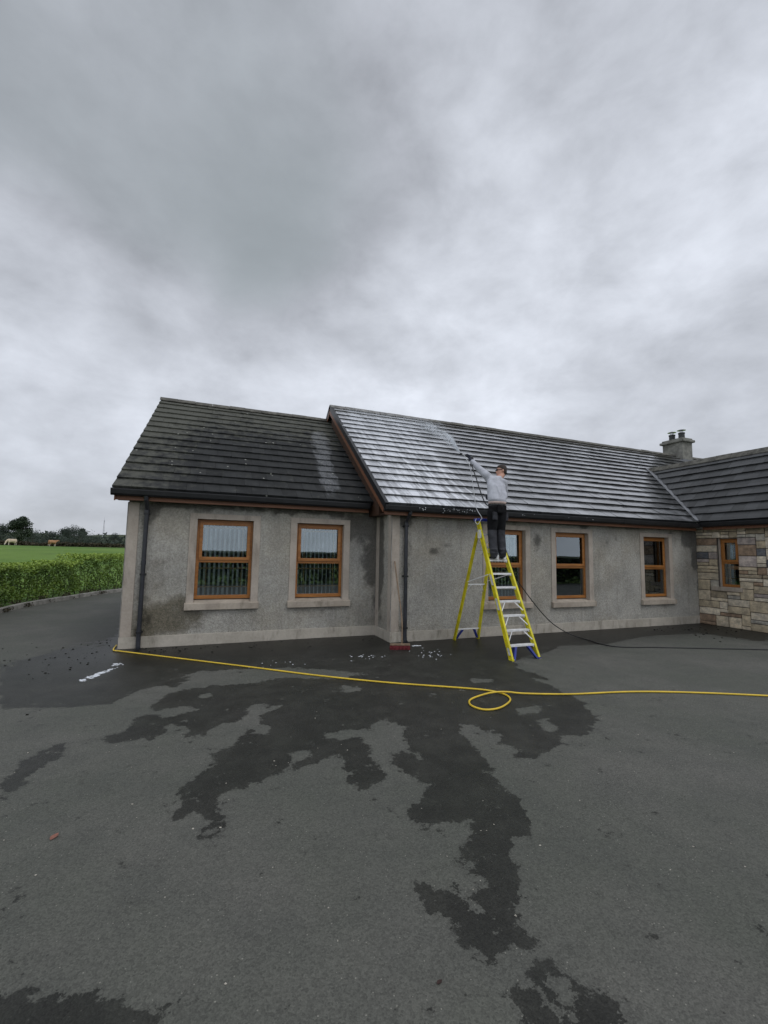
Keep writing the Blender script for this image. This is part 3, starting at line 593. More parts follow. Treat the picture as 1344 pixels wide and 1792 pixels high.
# ---------------------------------------------------------------- windows
def window(T, u0, u1, z0, z1, style):
    d0 = .105; fw_ = .058
    f = MB()
    g = .0015
    f.box((u0+g, z0, d0), (u0+fw_, z1-g, d0+.07), T2(T)); f.box((u1-fw_, z0, d0), (u1-g, z1-g, d0+.07), T2(T))
    f.box((u0+fw_, z1-fw_, d0), (u1-fw_, z1-g, d0+.07), T2(T)); f.box((u0+fw_, z0, d0), (u1-fw_, z0+fw_+.012, d0+.07), T2(T))
    zm = z0+(z1-z0)*(.475 if style != 'stone' else .5)
    f.box((u0+fw_, zm-.03, d0+.002), (u1-fw_, zm+.03, d0+.07), T2(T))
    w = f.build('window', MATS['brown_frame'], house, bevel=.004)
    # opening sash above
    s = MB(); a0, a1, b0, b1 = u0+fw_-.012, u1-fw_+.012, zm+.018, z1-fw_+.012; sw = .062; e = d0-.022
    s.box((a0, b0, e), (a0+sw, b1, d0-.001), T2(T)); s.box((a1-sw, b0, e), (a1, b1, d0-.001), T2(T))
    s.box((a0+sw, b0, e), (a1-sw, b0+sw, d0-.001), T2(T)); s.box((a0+sw, b1-sw, e), (a1-sw, b1, d0-.001), T2(T))
    s.build('sash', MATS['brown_frame'], w, bevel=.004)
    p = MB(); p.box((u0+fw_-.004, zm+.02, d0+.022), (u1-fw_+.004, z1-fw_+.004, d0+.030), T2(T)); p.build('pane', MATS['glass'], w)
    p = MB(); p.box((u0+fw_-.004, z0+fw_, d0+.022), (u1-fw_+.004, zm-.025, d0+.030), T2(T)); p.build('pane', MATS['glass'], w)
    # glazing bars inside the unit
    b = MB(); bw = .015
    for (c0, c1) in ((z0+fw_+.012, zm-.03), (zm+.08, z1-fw_-.05)):
        top = c0 > zm
        for zz in ((c0+.15, c1-.12) if not top else (c1-.06,)): b.box((u0+fw_, zz, d0+.036), (u1-fw_, zz+bw*1.3, d0+.044), T2(T))
        for x in (u0+fw_+.13, u1-fw_-.14): b.box((x, c0, d0+.0362), (x+bw, c1, d0+.0438), T2(T))
    b.build('glazing_bar', MATS['glazing_bar'], w)
    if style != 'stone':
        q = MB(); bw = .135
        q.box((u0-bw, z0-.06, -.016), (u0, z1+.0, .19), T2(T)); q.box((u1, z0-.06, -.016), (u1+bw, z1+.0, .19), T2(T)); q.box((u0-bw, z1, -.0165), (u1+bw, z1+.105, .19), T2(T))
        q.build('surround', MATS['plaster'], w, bevel=.003)
        k = MB(); zs = z0-.19
        prof = [(-.075, zs), (-.075, zs+.115), (d0-.01, z0-.012), (.2, z0-.008), (.2, zs)]
        k.hexa([T(u0-.155, zs, -.075), T(u1+.155, zs, -.075), T(u1+.155, zs, .0), T(u0-.155, zs, .0), T(u0-.155, zs+.118, -.075), T(u1+.155, zs+.118, -.075), T(u1+.155, zs+.135, -.0), T(u0-.155, zs+.135, -.0)])
        k.hexa([T(u0+.002, zs+.02, .001), T(u1-.002, zs+.02, .001), T(u1-.002, zs+.02, .19), T(u0+.002, zs+.02, .19), T(u0+.002, zs+.136, .001), T(u1-.002, zs+.136, .001), T(u1-.002, z0-.002, .19), T(u0+.002, z0-.002, .19)])
        k.build('sill', MATS['sill_stone'], w, bevel=.004)
    else:
        k = MB(); k.box((u0-.17, z0-.11, -.09), (u1+.10, z0-.002, .18), T2(T)); k.build('sill', MATS['sill_stone'], w, bevel=.006)
        q = MB(); q.box((u0-.016, z0, .045), (u0, z1, .2), T2(T)); q.box((u1, z0, .045), (u1+.016, z1, .2), T2(T)); q.box((u0-.016, z1, .045), (u1+.016, z1+.016, .2), T2(T)); q.build('reveal', MATS['plaster'], w)
    # blinds and curtains inside
    v = MB(); yb = d0+.092
    if style in ('open', 'halfopen'):
        n = int((u1-u0-.06)/.089); ang = math.radians(64 if style == 'open' else 50); hw = .044
        for i in range(n):
            c = u0+.06+.089*i+.02; a = ang+rng.normal(0, .05); du, dd = hw*math.cos(a), hw*math.sin(a)
            v.hexa([T(c-du, z0+.04, yb-dd), T(c-du+.003, z0+.04, yb-dd-.001), T(c+du+.003, z0+.04, yb+dd-.001), T(c+du, z0+.04, yb+dd), T(c-du, z1-.05, yb-dd), T(c-du+.003, z1-.05, yb-dd-.001), T(c+du+.003, z1-.05, yb+dd-.001), T(c+du, z1-.05, yb+dd)])
        v.box((u0+.01, z1-.06, yb-.05), (u1-.01, z1-.02, yb+.02), T2(T))
        v.build('blind', MATS['blind'], w)
    elif style == 'closed':
        n = int((u1-u0-.1)/.078)
        for i in range(n):
            c = u0+.10+.078*i; a = math.radians(14)+rng.normal(0, .05); du, dd = .044*math.cos(a), .044*math.sin(a)
            v.hexa([T(c-du, z0+.04, yb-dd), T(c-du, z0+.04, yb-dd+.002), T(c+du, z0+.04, yb+dd+.002), T(c+du, z0+.04, yb+dd), T(c-du, z1-.05, yb-dd), T(c-du, z1-.05, yb-dd+.002), T(c+du, z1-.05, yb+dd+.002), T(c+du, z1-.05, yb+dd)])
        v.build('blind', MATS['curtain'], w)
    else:
        # a curtain gathered to one side
        n = 14; a0, a1 = (u0+.72, u0+1.04) if style == 'bare' else (u0+.16, u0+.29)
        for i in range(n):
            x0 = a0+(a1-a0)*i/n; x1 = a0+(a1-a0)*(i+1)/n; k0 = .03*math.sin(i*1.3); k1 = .03*math.sin((i+1)*1.3)
            v.hexa([T(x0, z0+.05, yb+k0), T(x1, z0+.05, yb+k1), T(x1, z0+.05, yb+k1+.006), T(x0, z0+.05, yb+k0+.006), T(x0, z1-.06, yb+k0), T(x1, z1-.06, yb+k1), T(x1, z1-.06, yb+k1+.006), T(x0, z1-.06, yb+k0+.006)])
        v.build('curtain', MATS['blind'], w)
    return w
def T2(T): return lambda u, z, d: T(u, z, d)
TLx = lambda u, z, d: (u, Y1+d, z)
TMx = lambda u, z, d: (u, Y2+d, z)
for w_ in win_left: window(TLx, *w_, 'open')
for w_, st in zip(win_main, ('halfopen', 'closed', 'bare')): window(TMx, *w_, st)
window(TS, *win_stone[0], 'stone')
ap = MB(); ap.box((11.20, Y2+.30, .86), (11.50, Y2+.54, 1.14)); ap.box((11.195, Y2+.292, 1.07), (11.505, Y2+.548, 1.095)); apo = ap.build('appliance', MATS['appliance_white'], bevel=.02, origin=(11.35, Y2+.42, .86))
tag(apo, 'small white appliance seen through the lower pane of the last window before the stone wing', 'appliance')
ck = MB(); ck.box((10.9, Y2+.245, .8), (12.3, Y2+.75, .86)); ck.box((10.95, Y2+.3, .296), (12.25, Y2+.75, .8)); cko = ck.build('worktop', MATS['interior'], origin=(11.3, Y2+.5, .296)); tag(cko, 'grey worktop inside the last grey wall window, under the white appliance', 'worktop')

# ---------------------------------------------------------------- roofs
def tiled_slope(name, material, O, U, S, slope_len, rows, Lb, Rb, parent, tw=.30, th0=.058):
    """O eave origin, U along the eave, S up the slope; Lb/Rb give the limits of u at slope distance s"""
    O, U, S = Vector(O), Vector(U), Vector(S); Nn = U.cross(S).normalized()
    if Nn.z < 0: Nn = -Nn
    g = slope_len/rows; mb = MB(); tv = []
    for r in range(rows):
        s0, s1 = r*g, min((r+1)*g+.07, slope_len); lo, hi = min(Lb(s0), Lb(s1)), max(Rb(s0), Rb(s1))
        u = lo-(tw/2 if r % 2 else 0); wav = rng.normal(0, .0015)
        while u < hi:
            a, b = u+.0015, u+tw-.0015; u += tw
            pts = []
            a0, b0, a1, b1 = max(a, Lb(s0)), min(b, Rb(s0)), max(a, Lb(s1)), min(b, Rb(s1))
            if b0 <= a0+.002 and b1 <= a1+.002: continue
            b0, b1 = max(b0, a0+.001), max(b1, a1+.001)
            j = rng.normal(0, .0016); jt = rng.normal(0, .0022); js = rng.normal(0, .003); h0, h1, th = th0+.008+j+wav, .018+j*.3, th0
            P = lambda uu, ss, hh: O+U*uu+S*ss+Nn*hh
            mb.hexa([P(a0, s0+js, h0-th), P(b0, s0+js, h0-th), P(b1, s1, h1-.014), P(a1, s1, h1-.014), P(a0, s0+js, h0+jt), P(b0, s0+js, h0-jt), P(b1, s1, h1), P(a1, s1, h1)])
            tv += [rng.random()]*8
    return mb.build(name, material, parent, attrs={'tile': ('POINT', 'FLOAT', tv)}), Nn
def under(mb, pts, t=.03):
    p = [Vector(q) for q in pts]; n = (p[1]-p[0]).cross(p[3]-p[0]).normalized(); n = n if n.z > 0 else -n
    p = [q-n*.004 for q in p]; mb.hexa([q-n*t for q in p]+p)
def ridge_caps(name, material, a, b, parent, sl, wdt=.15, seg=.45):
    a, b = Vector(a), Vector(b); d = (b-a).normalized(); n = max(1, round((b-a).length/seg)); mb = MB(); side = Vector((d.y, -d.x, 0))
    for i in range(n):
        p = a+(b-a)*(i/n); q = a+(b-a)*((i+1)/n)-d*.006; j = rng.normal(0, .004)
        dz = -wdt*sl*.92; t = Vector((0, 0, .022)); lift = Vector((0, 0, .045+j))
        prof = [side*wdt+Vector((0, 0, dz)), side*.03+Vector((0, 0, -.004)), -side*.03+Vector((0, 0, -.004)), -side*wdt+Vector((0, 0, dz)),
                -side*wdt+Vector((0, 0, dz))+t, -side*.035+Vector((0, 0, .02)), side*.035+Vector((0, 0, .02)), side*wdt+Vector((0, 0, dz))+t]
        mb.prism([x+lift for x in prof], p, q)
    return mb.build(name, material, parent)
sl1 = (ZR1-ZE1)/(YR1-E1); sl2 = (ZR2-ZE2)/(YR2-E2)
Sv1 = Vector((0, YR1-E1, ZR1-ZE1)); len1 = Sv1.length; Sv1 /= len1
Sv2 = Vector((0, YR2-E2, ZR2-ZE2)); len2 = Sv2.length; Sv2 /= len2
# left roof, its verge drawing in slightly to the ridge
roof1, _ = tiled_slope('roof', MATS['roof_dry'], (0, E1, ZE1-.03), (1, 0, 0), Sv1, len1, 15, lambda s: -1.61+.26*s/len1, lambda s: XR-.03, house, th0=.050)
um = MB(); under(um, [(-1.6, E1+.02, ZE1-.03), (XR, E1+.02, ZE1-.03), (XR, YR1, ZR1-.03), (-1.34, YR1, ZR1-.03)]); under(um, [(-1.34, YR1, ZR1), (XR, YR1, ZR1), (XR, 2*YR1-E1, ZE1), (-1.6, 2*YR1-E1, ZE1)]); um.build('underlay', MATS['underlay'], roof1)
ridge_caps('ridge', MATS['ridge'], (-1.37, YR1, ZR1-.01), (XR-.01, YR1, ZR1-.01), roof1, sl1)
# main roof
VX0, VY0, VX1, VY1 = 12.80, 8.21, 14.69, 11.05
def Rmain(s):
    y = E2+Sv2.y*s
    return 22.0 if y > VY1 else VX0+(y-VY0)*(VX1-VX0)/(VY1-VY0)-.03
roof2, _ = tiled_slope('roof', MATS['roof_wet'], (0, E2, ZE2-.03), (1, 0, 0), Sv2, len2, 17, lambda s: 3.285, Rmain, house)
um = MB(); vy = lambda y: (0, y, ZE2-.03+(y-E2)*sl2)
under(um, [(3.29, E2+.02, ZE2-.03), (VX0-.1, E2+.02, ZE2-.03), (VX1-.1, VY1, vy(VY1)[2]), (3.29, VY1, vy(VY1)[2])]); under(um, [(3.29, VY1, vy(VY1)[2]), (22, VY1, vy(VY1)[2]), (22, YR2, ZR2-.03), (3.29, YR2, ZR2-.03)])
under(um, [(3.29, YR2, ZR2), (22, YR2, ZR2), (22, 2*YR2-E2, ZE2), (3.29, 2*YR2-E2, ZE2)]); um.build('underlay', MATS['underlay'], roof2)
ridge_caps('ridge', MATS['ridge_wet'], (3.27, YR2, ZR2-.01), (6.6, YR2, ZR2-.01), roof2, sl2); ridge_caps('ridge', MATS['ridge'], (6.605, YR2, ZR2-.01), (22, YR2, ZR2-.01), roof2, sl2)
# stone wing roof
ZS, XS = 4.955, 14.69; Sv3 = Vector((XS-XE, 0, ZS-2.83)); len3 = Sv3.length; Sv3 /= len3
sl3 = Sv3.z/Sv3.x
roof3, _ = tiled_slope('roof', MATS['roof_damp'], (XE, 0, 2.80), (0, -1, 0), Sv3, len3, 9, lambda s: -(VY0+(XE+Sv3.x*s-VX0)*(VY1-VY0)/(VX1-VX0))+.05, lambda s: -4.2, house)
um = MB(); under(um, [(XE+.02, 4.2, 2.80), (XE+.02, VY0, 2.80), (XS, VY1, ZS-.03), (XS, 4.2, ZS-.03)]); under(um, [(XS, 4.2, ZS), (XS, VY1, ZS), (2*XS-XE, VY0, 2.83), (2*XS-XE, 4.2, 2.83)])
um.build('underlay', MATS['underlay'], roof3)
ridge_caps('ridge', MATS['ridge'], (XS, 4.2, ZS-.01), (XS, VY1, ZS-.01), roof3, sl3)
vm_ = MB(); a, b = Vector((VX0-.03, VY0-.05, 2.86)), Vector((VX1, VY1, ZS+.035)); vm_.bar(a, b, .13, .03); vm_.bar(a+Vector((.07, -.05, .018)), b+Vector((.07, -.05, .018)), .03, .03); vm_.bar(a+Vector((-.07, .05, .018)), b+Vector((-.07, .05, .018)), .03, .03); vm_.build('valley_gutter', MATS['lead'], roof2)
# verge boards of the main gable
bb = MB(); n0 = Vector((0, -Sv2.z, Sv2.y))
for x0, x1, ha, hb, mt, nm in ((3.266, 3.286, -.165, -.062, 'fascia', 'bargeboard'), (3.262, 3.34, -.061, .066, 'black_plastic', 'verge_trim')):
    bb = MB()
    for sgn in (1, -1):
        def Q(x, s, h):
            y = E2+Sv2.y*s; z = ZE2-.03+Sv2.z*s; y2 = y+n0.y*h; z2 = z+n0.z*h
            return (x, y2 if sgn > 0 else 2*YR2-y2, z2)
        e_ = len2+(.0 if ha < -.1 else -.01)
        bb.hexa([Q(x0, -.03, ha), Q(x1, -.03, ha), Q(x1, e_-.16, ha), Q(x0, e_-.16, ha), Q(x0, -.03, hb), Q(x1, -.03, hb), Q(x1, e_, hb), Q(x0, e_, hb)])
    bb.build(nm, MATS[mt], roof2)
# the little gable of the main block above the left roof
gm = MB(); gm.hexa([(XR-.2, E2+.5, 2.6), (XR+.0, E2+.5, 2.6), (XR+.0, YR2, 2.6), (XR-.2, YR2, 2.6), (XR-.2, E2+.52, 2.8), (XR, E2+.52, 2.8), (XR, YR2, ZR2-.25), (XR-.2, YR2, ZR2-.25)]); gm.build('gable_soffit', MATS['soffit'], house)
bl = MB()
for sgn in (1, -1):
    def Q(x, s, h):
        y = E1+Sv1.y*s; z = ZE1-.05+Sv1.z*s; return (x+.26*s/len1, y if sgn > 0 else 2*YR1-y, z+h)
    bl.hexa([Q(-1.57, 0, -.2), Q(-1.55, 0, -.2), Q(-1.55, len1, -.2), Q(-1.57, len1, -.2), Q(-1.57, 0, 0), Q(-1.55, 0, 0), Q(-1.55, len1, 0), Q(-1.57, len1, 0)])
bl.build('bargeboard', MATS['fascia'], roof1)

# fascias, soffits, gutters
def eaves(x0, x1, ye, ze, ywall, zf, along='x', end0=0, end1=0):
    def T(a, o, z): return (a, o, z) if along == 'x' else (o, a, z)
    f = MB(); f.box(T(x0, ye+.035, zf), T(x1, ye+.06, ze-.03)); f.box(T(x0, ye+.03, zf), T(x1, ye+.035, zf+.028)); f.build('fascia', MATS['fascia'], house)
    s = MB(); s.box(T(x0+.01, ye+.061, zf+.012), T(x1, ywall+.05, zf+.03)); s.build('soffit', MATS['soffit'], house)
    g = MB(); y0, y1, zb, zt = ye-.085, ye+.034, ze-.155, ze-.035
    prof = [(y1, zt), (y1, zb+.02), (y1-.02, zb), (y0+.035, zb), (y0+.012, zb+.03), (y0, zt-.02), (y0, zt), (y0+.008, zt), (y0+.01, zt-.02), (y0+.04, zb+.01), (y1-.022, zb+.01), (y1-.008, zb+.025), (y1-.008, zt)]
    P = [Vector(T(0, y, z)) for y, z in prof]; g.prism(P, T(x0+end0, 0, 0), T(x1+end1, 0, 0))
    ends = [x0+end0-.004] if end0 else []
    for e in ends: g.prism([Vector(T(0, y, z)) for y, z in prof[:7]], T(e, 0, 0), T(e+.006, 0, 0))
    xx = x0+.5
    while xx < x1-.2:
        g.prism([Vector(T(0, y-.004 if y < ye else y, z-.004)) for y, z in prof[:7]], T(xx, 0, 0), T(xx+.035, 0, 0)); xx += 2.0
    return g.build('gutter', MATS['black_plastic'], house)
eaves(-1.555, 3.26, E1, ZE1, Y1, 2.672, end0=-.06)
eaves(3.29, 12.68, E2, ZE2, Y2, 2.575, end0=-.02, end1=.0)
eaves(4.2, 8.09, XE, 2.83, XF, 2.60, along='y')

# downpipes
simple('pipe_grey', (.024, .026, .032), .4, .3)
def downpipe(x, yw, zt, ye):
    d = MB(); d.tube([(x-.004, ye-.03, zt), (x-.004, ye-.02, zt-.06), (x, yw-.09, zt-.22), (x, yw-.075, zt-.27), (x, yw-.075, .06)], .039, 12); d.tube([(x, yw-.075, .12), (x+.004, yw-.085, .02), (x+.01, yw-.12, .015)], .040, 12)
    for z in (zt-.30, zt-1.25): d.tube([(x, yw-.075, z), (x, yw-.075, z+.07)], .045, 12)
    o = d.build('downpipe', MATS['pipe_grey'], house, smooth=False)
    for z in (.28, 1.32, zt-.33):
        b = MB(); b.box((x-.055, yw-.04, z), (x+.055, yw-.001, z+.03)); b.box((x-.042, yw-.118, z-.002), (x+.042, yw-.04, z+.032)); b.build('pipe_bracket', MATS['black_plastic'], o)
downpipe(-1.055, Y1, 2.76, E1); downpipe(3.835, Y2, 2.68, E2)

# ---------------------------------------------------------------- stone facing
def stonework():
    u0, u1 = -Y2+.004, -4.4; wu0, wu1, wz0, wz1 = win_stone[0]
    def cutl(marks, step):
        out = []
        for p, q in zip(marks[:-1], marks[1:]): n = max(1, round((q-p)/step)); out += [p+(q-p)*i/n for i in range(n)]
        return out+[marks[-1]]
    US = cutl([u0, wu0-.016, wu1+.016, u1], .105); ZS_ = cutl([0, wz0-.113, wz1+.016, 2.63], .0975); nu, nz = len(US)-1, len(ZS_)-1
    occ = np.zeros((nz, nu), bool)
    for j in range(nz):
        for i in range(nu):
            cu_, cz_ = (US[i]+US[i+1])/2, (ZS_[j]+ZS_[j+1])/2
            if wu0-.016 < cu_ < wu1+.016 and wz0-.113 < cz_ < wz1+.016: occ[j, i] = True
    mb = MB(); tint = []
    pal = [((.56, .49, .37), 5), ((.50, .43, .31), 5), ((.62, .56, .45), 5), ((.42, .36, .26), 3), ((.47, .45, .39), 3), ((.30, .22, .155), 1.6), ((.13, .14, .155), 1.3), ((.24, .22, .185), 1.2), ((.42, .37, .34), 1.2)]
    wts = np.array([p[1] for p in pal]); wts = wts/wts.sum()
    for j in range(nz):
        for i in range(nu):
            if occ[j, i]: continue
            bw, bh = [(4, 2), (3, 2), (5, 2), (4, 1), (3, 1), (2, 2), (3, 3), (5, 1), (2, 1), (4, 3), (6, 2)][rng.integers(11)]
            w = 0
            while w < bw and i+w < nu and not occ[j, i+w]: w += 1
            if w < nu-i and (i+w+1 >= nu or occ[j, i+w+1]) and not occ[j, i+w] and w < 6: w += 1
            h = 1
            while h < bh and j+h < nz and not occ[j+h, i:i+w].any(): h += 1
            occ[j:j+h, i:i+w] = True
            a, b, c, d = US[i], US[i+w], ZS_[j], ZS_[j+h]
            g = .009; a += g; b -= g; c += g; d -= g
            if b-a < .03 or d-c < .03: continue
            pr = .028+rng.random()*.03; e = .008; tt = np.array(pal[rng.choice(len(pal), p=wts)][0])*(.82+.36*rng.random())
            nx_, nz_ = max(2, int((b-a)/.06)), max(2, int((d-c)/.05)); base = len(mb.v)
            sd_ = rng.random()*100
            for q in range(nz_+1):
                for p_ in range(nx_+1):
                    uu_ = a+(b-a)*p_/nx_; zz_ = c+(d-c)*q/nz_; ed = p_ in (0, nx_) or q in (0, nz_)
                    bulge = -pr-(0 if ed else .006+.012*mnoise.noise((uu_*7+sd_, zz_*9, sd_)))
                    ju = mnoise.noise((zz_*14, sd_, uu_*3))*.006 if p_ in (0, nx_) else 0; jz = mnoise.noise((uu_*11, sd_+9, zz_))*.006 if q in (0, nz_) else 0
                    mb.v.append(TS(uu_+ju, zz_+jz, bulge)); tint.append((*tt, 1))
            for q in range(nz_):
                for p_ in range(nx_):
                    k = base+q*(nx_+1)+p_; mb.f.append((k, k+1, k+nx_+2, k+nx_+1)); mb.mi.append(0)
            rim = [base+p_ for p_ in range(nx_)]+[base+q*(nx_+1)+nx_ for q in range(nz_)]+[base+nz_*(nx_+1)+p_ for p_ in range(nx_, 0, -1)]+[base+q*(nx_+1) for q in range(nz_, 0, -1)]
            bk = len(mb.v)
            for r_ in rim: x, y, z = mb.v[r_]; mb.v.append((XF+.02, y, z)); tint.append((*tt, 1))
            for t in range(len(rim)):
                k = (t+1) % len(rim); mb.f.append((rim[k], rim[t], bk+t, bk+k)); mb.mi.append(0)
    sw = mb.build('stone_wall', MATS['stone'], house, recalc=False, attrs={'stone_tint': ('POINT', 'FLOAT_COLOR', tint)})
    m = MB(); T = TS
    for a, b, c, d in ((u0-.3, wu0-.016, 0, 2.64), (wu1+.016, u1, 0, 2.64), (wu0-.016, wu1+.016, 0, wz0-.05), (wu0-.016, wu1+.016, wz1+.016, 2.64)): m.box((a, c, -.012), (b, d, .2), T)
    m.build('mortar', MATS['mortar'], sw)
stonework()
gm = MB(); gm.box((XF+.2, 4.4, 0), (2*XS-XF, 4.6, 2.6)); gm.box((2*XS-XF-.2, 4.6, 0), (2*XS-XF, 8.6, 2.6)); gm.hexa([(XF-.02, 4.42, 2.6), (2*XS-XF, 4.42, 2.6), (2*XS-XF, 4.6, 2.6), (XF-.02, 4.6, 2.6), (XS-.02, 4.42, ZS-.2), (XS+.02, 4.42, ZS-.2), (XS+.02, 4.6, ZS-.2), (XS-.02, 4.6, ZS-.2)]); gm.build('gable_wall', MATS['mortar'], house)

# chimney
ch = MB(); cx0, cx1, cy0, cy1 = 18.5, 19.12, 12.36, 13.24
ch.box((cx0, cy0, 5.5), (cx1, cy1, 6.74)); chim = ch.build('chimney', MATS['chimney_render'], house, bevel=.015)
cc = MB(); cc.box((cx0-.09, cy0-.09, 6.741), (cx1+.09, cy1+.09, 6.86)); cc.build('chimney_cap', MATS['chimney_render'], chim, bevel=.045)
cc = MB(); cc.box((cx0-.02, cy0-.02, 6.861), (cx1+.02, cy1+.02, 6.93)); cc.build('flaunching', MATS['chimney_render'], chim, bevel=.03)
fl = MB(); fl.box((cx0-.03, cy0-.03, 5.78), (cx1+.03, cy1+.03, 5.98)); fl.build('chimney_flashing', MATS['lead'], chim)
for y in (12.58, 13.0):
    p = MB(); p.tube([(18.8, y, 6.9), (18.8, y, 7.19)], [.125, .115], 16); p.tube([(18.8, y, 7.15), (18.8, y, 7.2)], .13, 16); po = p.build('chimney_pot', MATS['pot_black'], chim)
    c = MB()
    for k in range(4): c.tube([(18.8+.08*math.cos(k*1.57), y+.08*math.sin(k*1.57), 7.2), (18.8+.08*math.cos(k*1.57), y+.08*math.sin(k*1.57), 7.31)], .008, 6)
    c.tube([(18.8, y, 7.305), (18.8, y, 7.345)], [.17, .09], 16); c.tube([(18.8, y, 7.2), (18.8, y, 7.30)], .05, 10); c.build('cowl', MATS['steel'], po)

# ------------------------------------------------------------------ stepladder
simple('yellow_grp', (.68, .60, .02), .45, .2, 6.0); simple('blue_plastic', (.018, .035, .26), .4, .2); simple('aluminium', (.78, .78, .77), .5, .12, 12.0, metal=.15)
simple('sticker', (.66, .66, .64), .5, .15, 20.0)
ZT = 2.5
def railL(z): return Vector((4.981-.0458*z, 6.395+.342*z, z))
def railR(z): return Vector((5.519-.124*z, 6.395+.342*z, z))
def rearL(z): return Vector((4.975-.030*z, 8.28-.4375*z, z))
def rearR(z): return Vector((5.53-.145*z, 8.28-.4375*z, z))
lad = empty('stepladder', (5.22, 7.3, 0))
tag(lad, 'tall yellow stepladder with pale metal treads and blue feet standing against the house wall', 'ladder')
def channel(fa, fb, sgn, depthv, w, fl, name, z0, z1, fl_side):
    mb = MB(); a, b = fa(z0), fb(z1); d = (b-a).normalized(); x = Vector((sgn, 0, 0)); y = depthv
    t = .006
    def q(p, u, v): return p+x*u+y*v
    # web lies outside, flanges point outwards
    for (ua, ub, va, vb) in ((0, t, -w/2, w/2), (t, fl, -w/2, -w/2+t), (t, fl, w/2-t, w/2)):
        mb.hexa([q(a, ua, va), q(a, ub, va), q(a, ub, vb), q(a, ua, vb), q(b, ua, va), q(b, ub, va), q(b, ub, vb), q(b, ua, vb)])
    return mb.build(name, MATS['yellow_grp'], lad)
fdir = Vector((0, 1, 0))
fr1 = channel(railL, railL, -1, fdir, .098, .038, 'front_rail', .0, ZT-.02, 1)
fr2 = channel(railR, railR, 1, fdir, .098, .038, 'front_rail', .0, ZT-.02, 1)
channel(rearL, rearL, -1, fdir, .07, .034, 'rear_rail', .0, 2.24, 1); channel(rearR, rearR, 1, fdir, .07, .034, 'rear_rail', .0, 2.24, 1)
for za, zb in ((.82, 1.02), (1.25, 1.44), (.08, .2)):
    st_ = MB(); st_.hexa([railL(z)+Vector((-.0335+dx, dy, 0)) for z in (za, zb) for dx, dy in ((0, -.03), (.0008, -.03), (.0008, .03), (0, .03))]); st_.build('sticker', MATS['sticker'], fr1)
for i in range(1, 10):
    z = i*.2445; a, b = railL(z), railR(z); t = MB(); hd = .043
    t.box((a.x+.003, a.y-hd, z-.028), (b.x-.003, a.y-hd+.004, z-.0045)); t.box((a.x+.003, a.y+hd-.004, z-.024), (b.x-.003, a.y+hd, z-.0045)); t.box((a.x+.003, a.y-hd, z-.004), (b.x-.003, a.y+hd, z))
    for k in range(7): t.box((a.x+.004, a.y-hd+.006+k*.012, z+.0001), (b.x-.004, a.y-hd+.011+k*.012, z+.003))
    for sx, q in ((.012, a), (-.012, b)): t.box((q.x+sx-.008, a.y-hd+.005, z-.05), (q.x+sx+.008, a.y+hd-.005, z-.0046))
    t.build('tread', MATS['aluminium'], lad)
for i in (2, 3, 4):
    z = i*.2445
    for q, s in ((railL(z), 1), (railR(z), -1)):
        br = MB(); o_ = (railL if s > 0 else railR)(z-.17); br.bar((q.x+s*.125, q.y-.03, z-.026), (o_.x+s*.004, o_.y-.035, z-.17), .018, .006, (0, 1, 0)); br.build('tread_brace', MATS['aluminium'], lad)
for f, s in ((railL, 1), (railR, -1)):
    b = MB(); q = f(.2445); lo = f(.0); b.hexa([(lo.x+s*.002, lo.y-.04, .006), (lo.x+s*.035, lo.y-.04, .006), (lo.x+s*.035, lo.y+.03, .006), (lo.x+s*.002, lo.y+.03, .006), (q.x+s*.10, q.y-.04, .215), (q.x+s*.15, q.y-.04, .215), (q.x+s*.15, q.y+.03, .215), (q.x+s*.10, q.y+.03, .215)])
    b.build('foot_brace', MATS['blue_plastic'], lad); c = MB(); c.box((lo.x-.036 if s > 0 else lo.x-.004, lo.y-.048, 0), (lo.x+.004 if s > 0 else lo.x+.036, lo.y+.048, .03)); c.build('foot', MATS['blue_plastic'] if s < 0 else MATS['yellow_grp'], lad)
for f, s in ((rearL, 1), (rearR, -1)):
    b = MB(); q = f(.24); lo = f(.03); b.hexa([(lo.x+s*.002, lo.y-.03, .03), (lo.x+s*.03, lo.y-.03, .03), (lo.x+s*.03, lo.y+.02, .03), (lo.x+s*.002, lo.y+.02, .03), (q.x+s*.10, q.y-.03, .222), (q.x+s*.14, q.y-.03, .222), (q.x+s*.14, q.y+.02, .222), (q.x+s*.10, q.y+.02, .222)])
    b.build('foot_brace', MATS['blue_plastic'], lad)
for z in (.24, 1.2, 1.86, 2.05):
    a, b = rearL(z), rearR(z); t = MB(); t.bar((a.x+.001, a.y, z), (b.x-.001, b.y, z), .03, .022)
    if z == 1.2:
        for q, s in ((a, 1), (b, -1)): o_ = (rearL if s > 0 else rearR)(z-.15); t.bar((q.x+s*.10, q.y, z-.013), (o_.x+s*.004, o_.y, z-.15), .014, .006, (0, 1, 0))
    t.build('rear_bar', MATS['aluminium'], lad)
a, b = railL(ZT), railR(ZT)
tc = MB(); tc.box((a.x-.05, a.y-.085, ZT-.055), (b.x+.05, a.y+.085, ZT)); tc.build('top_cap', MATS['blue_plastic'], lad, bevel=.012)
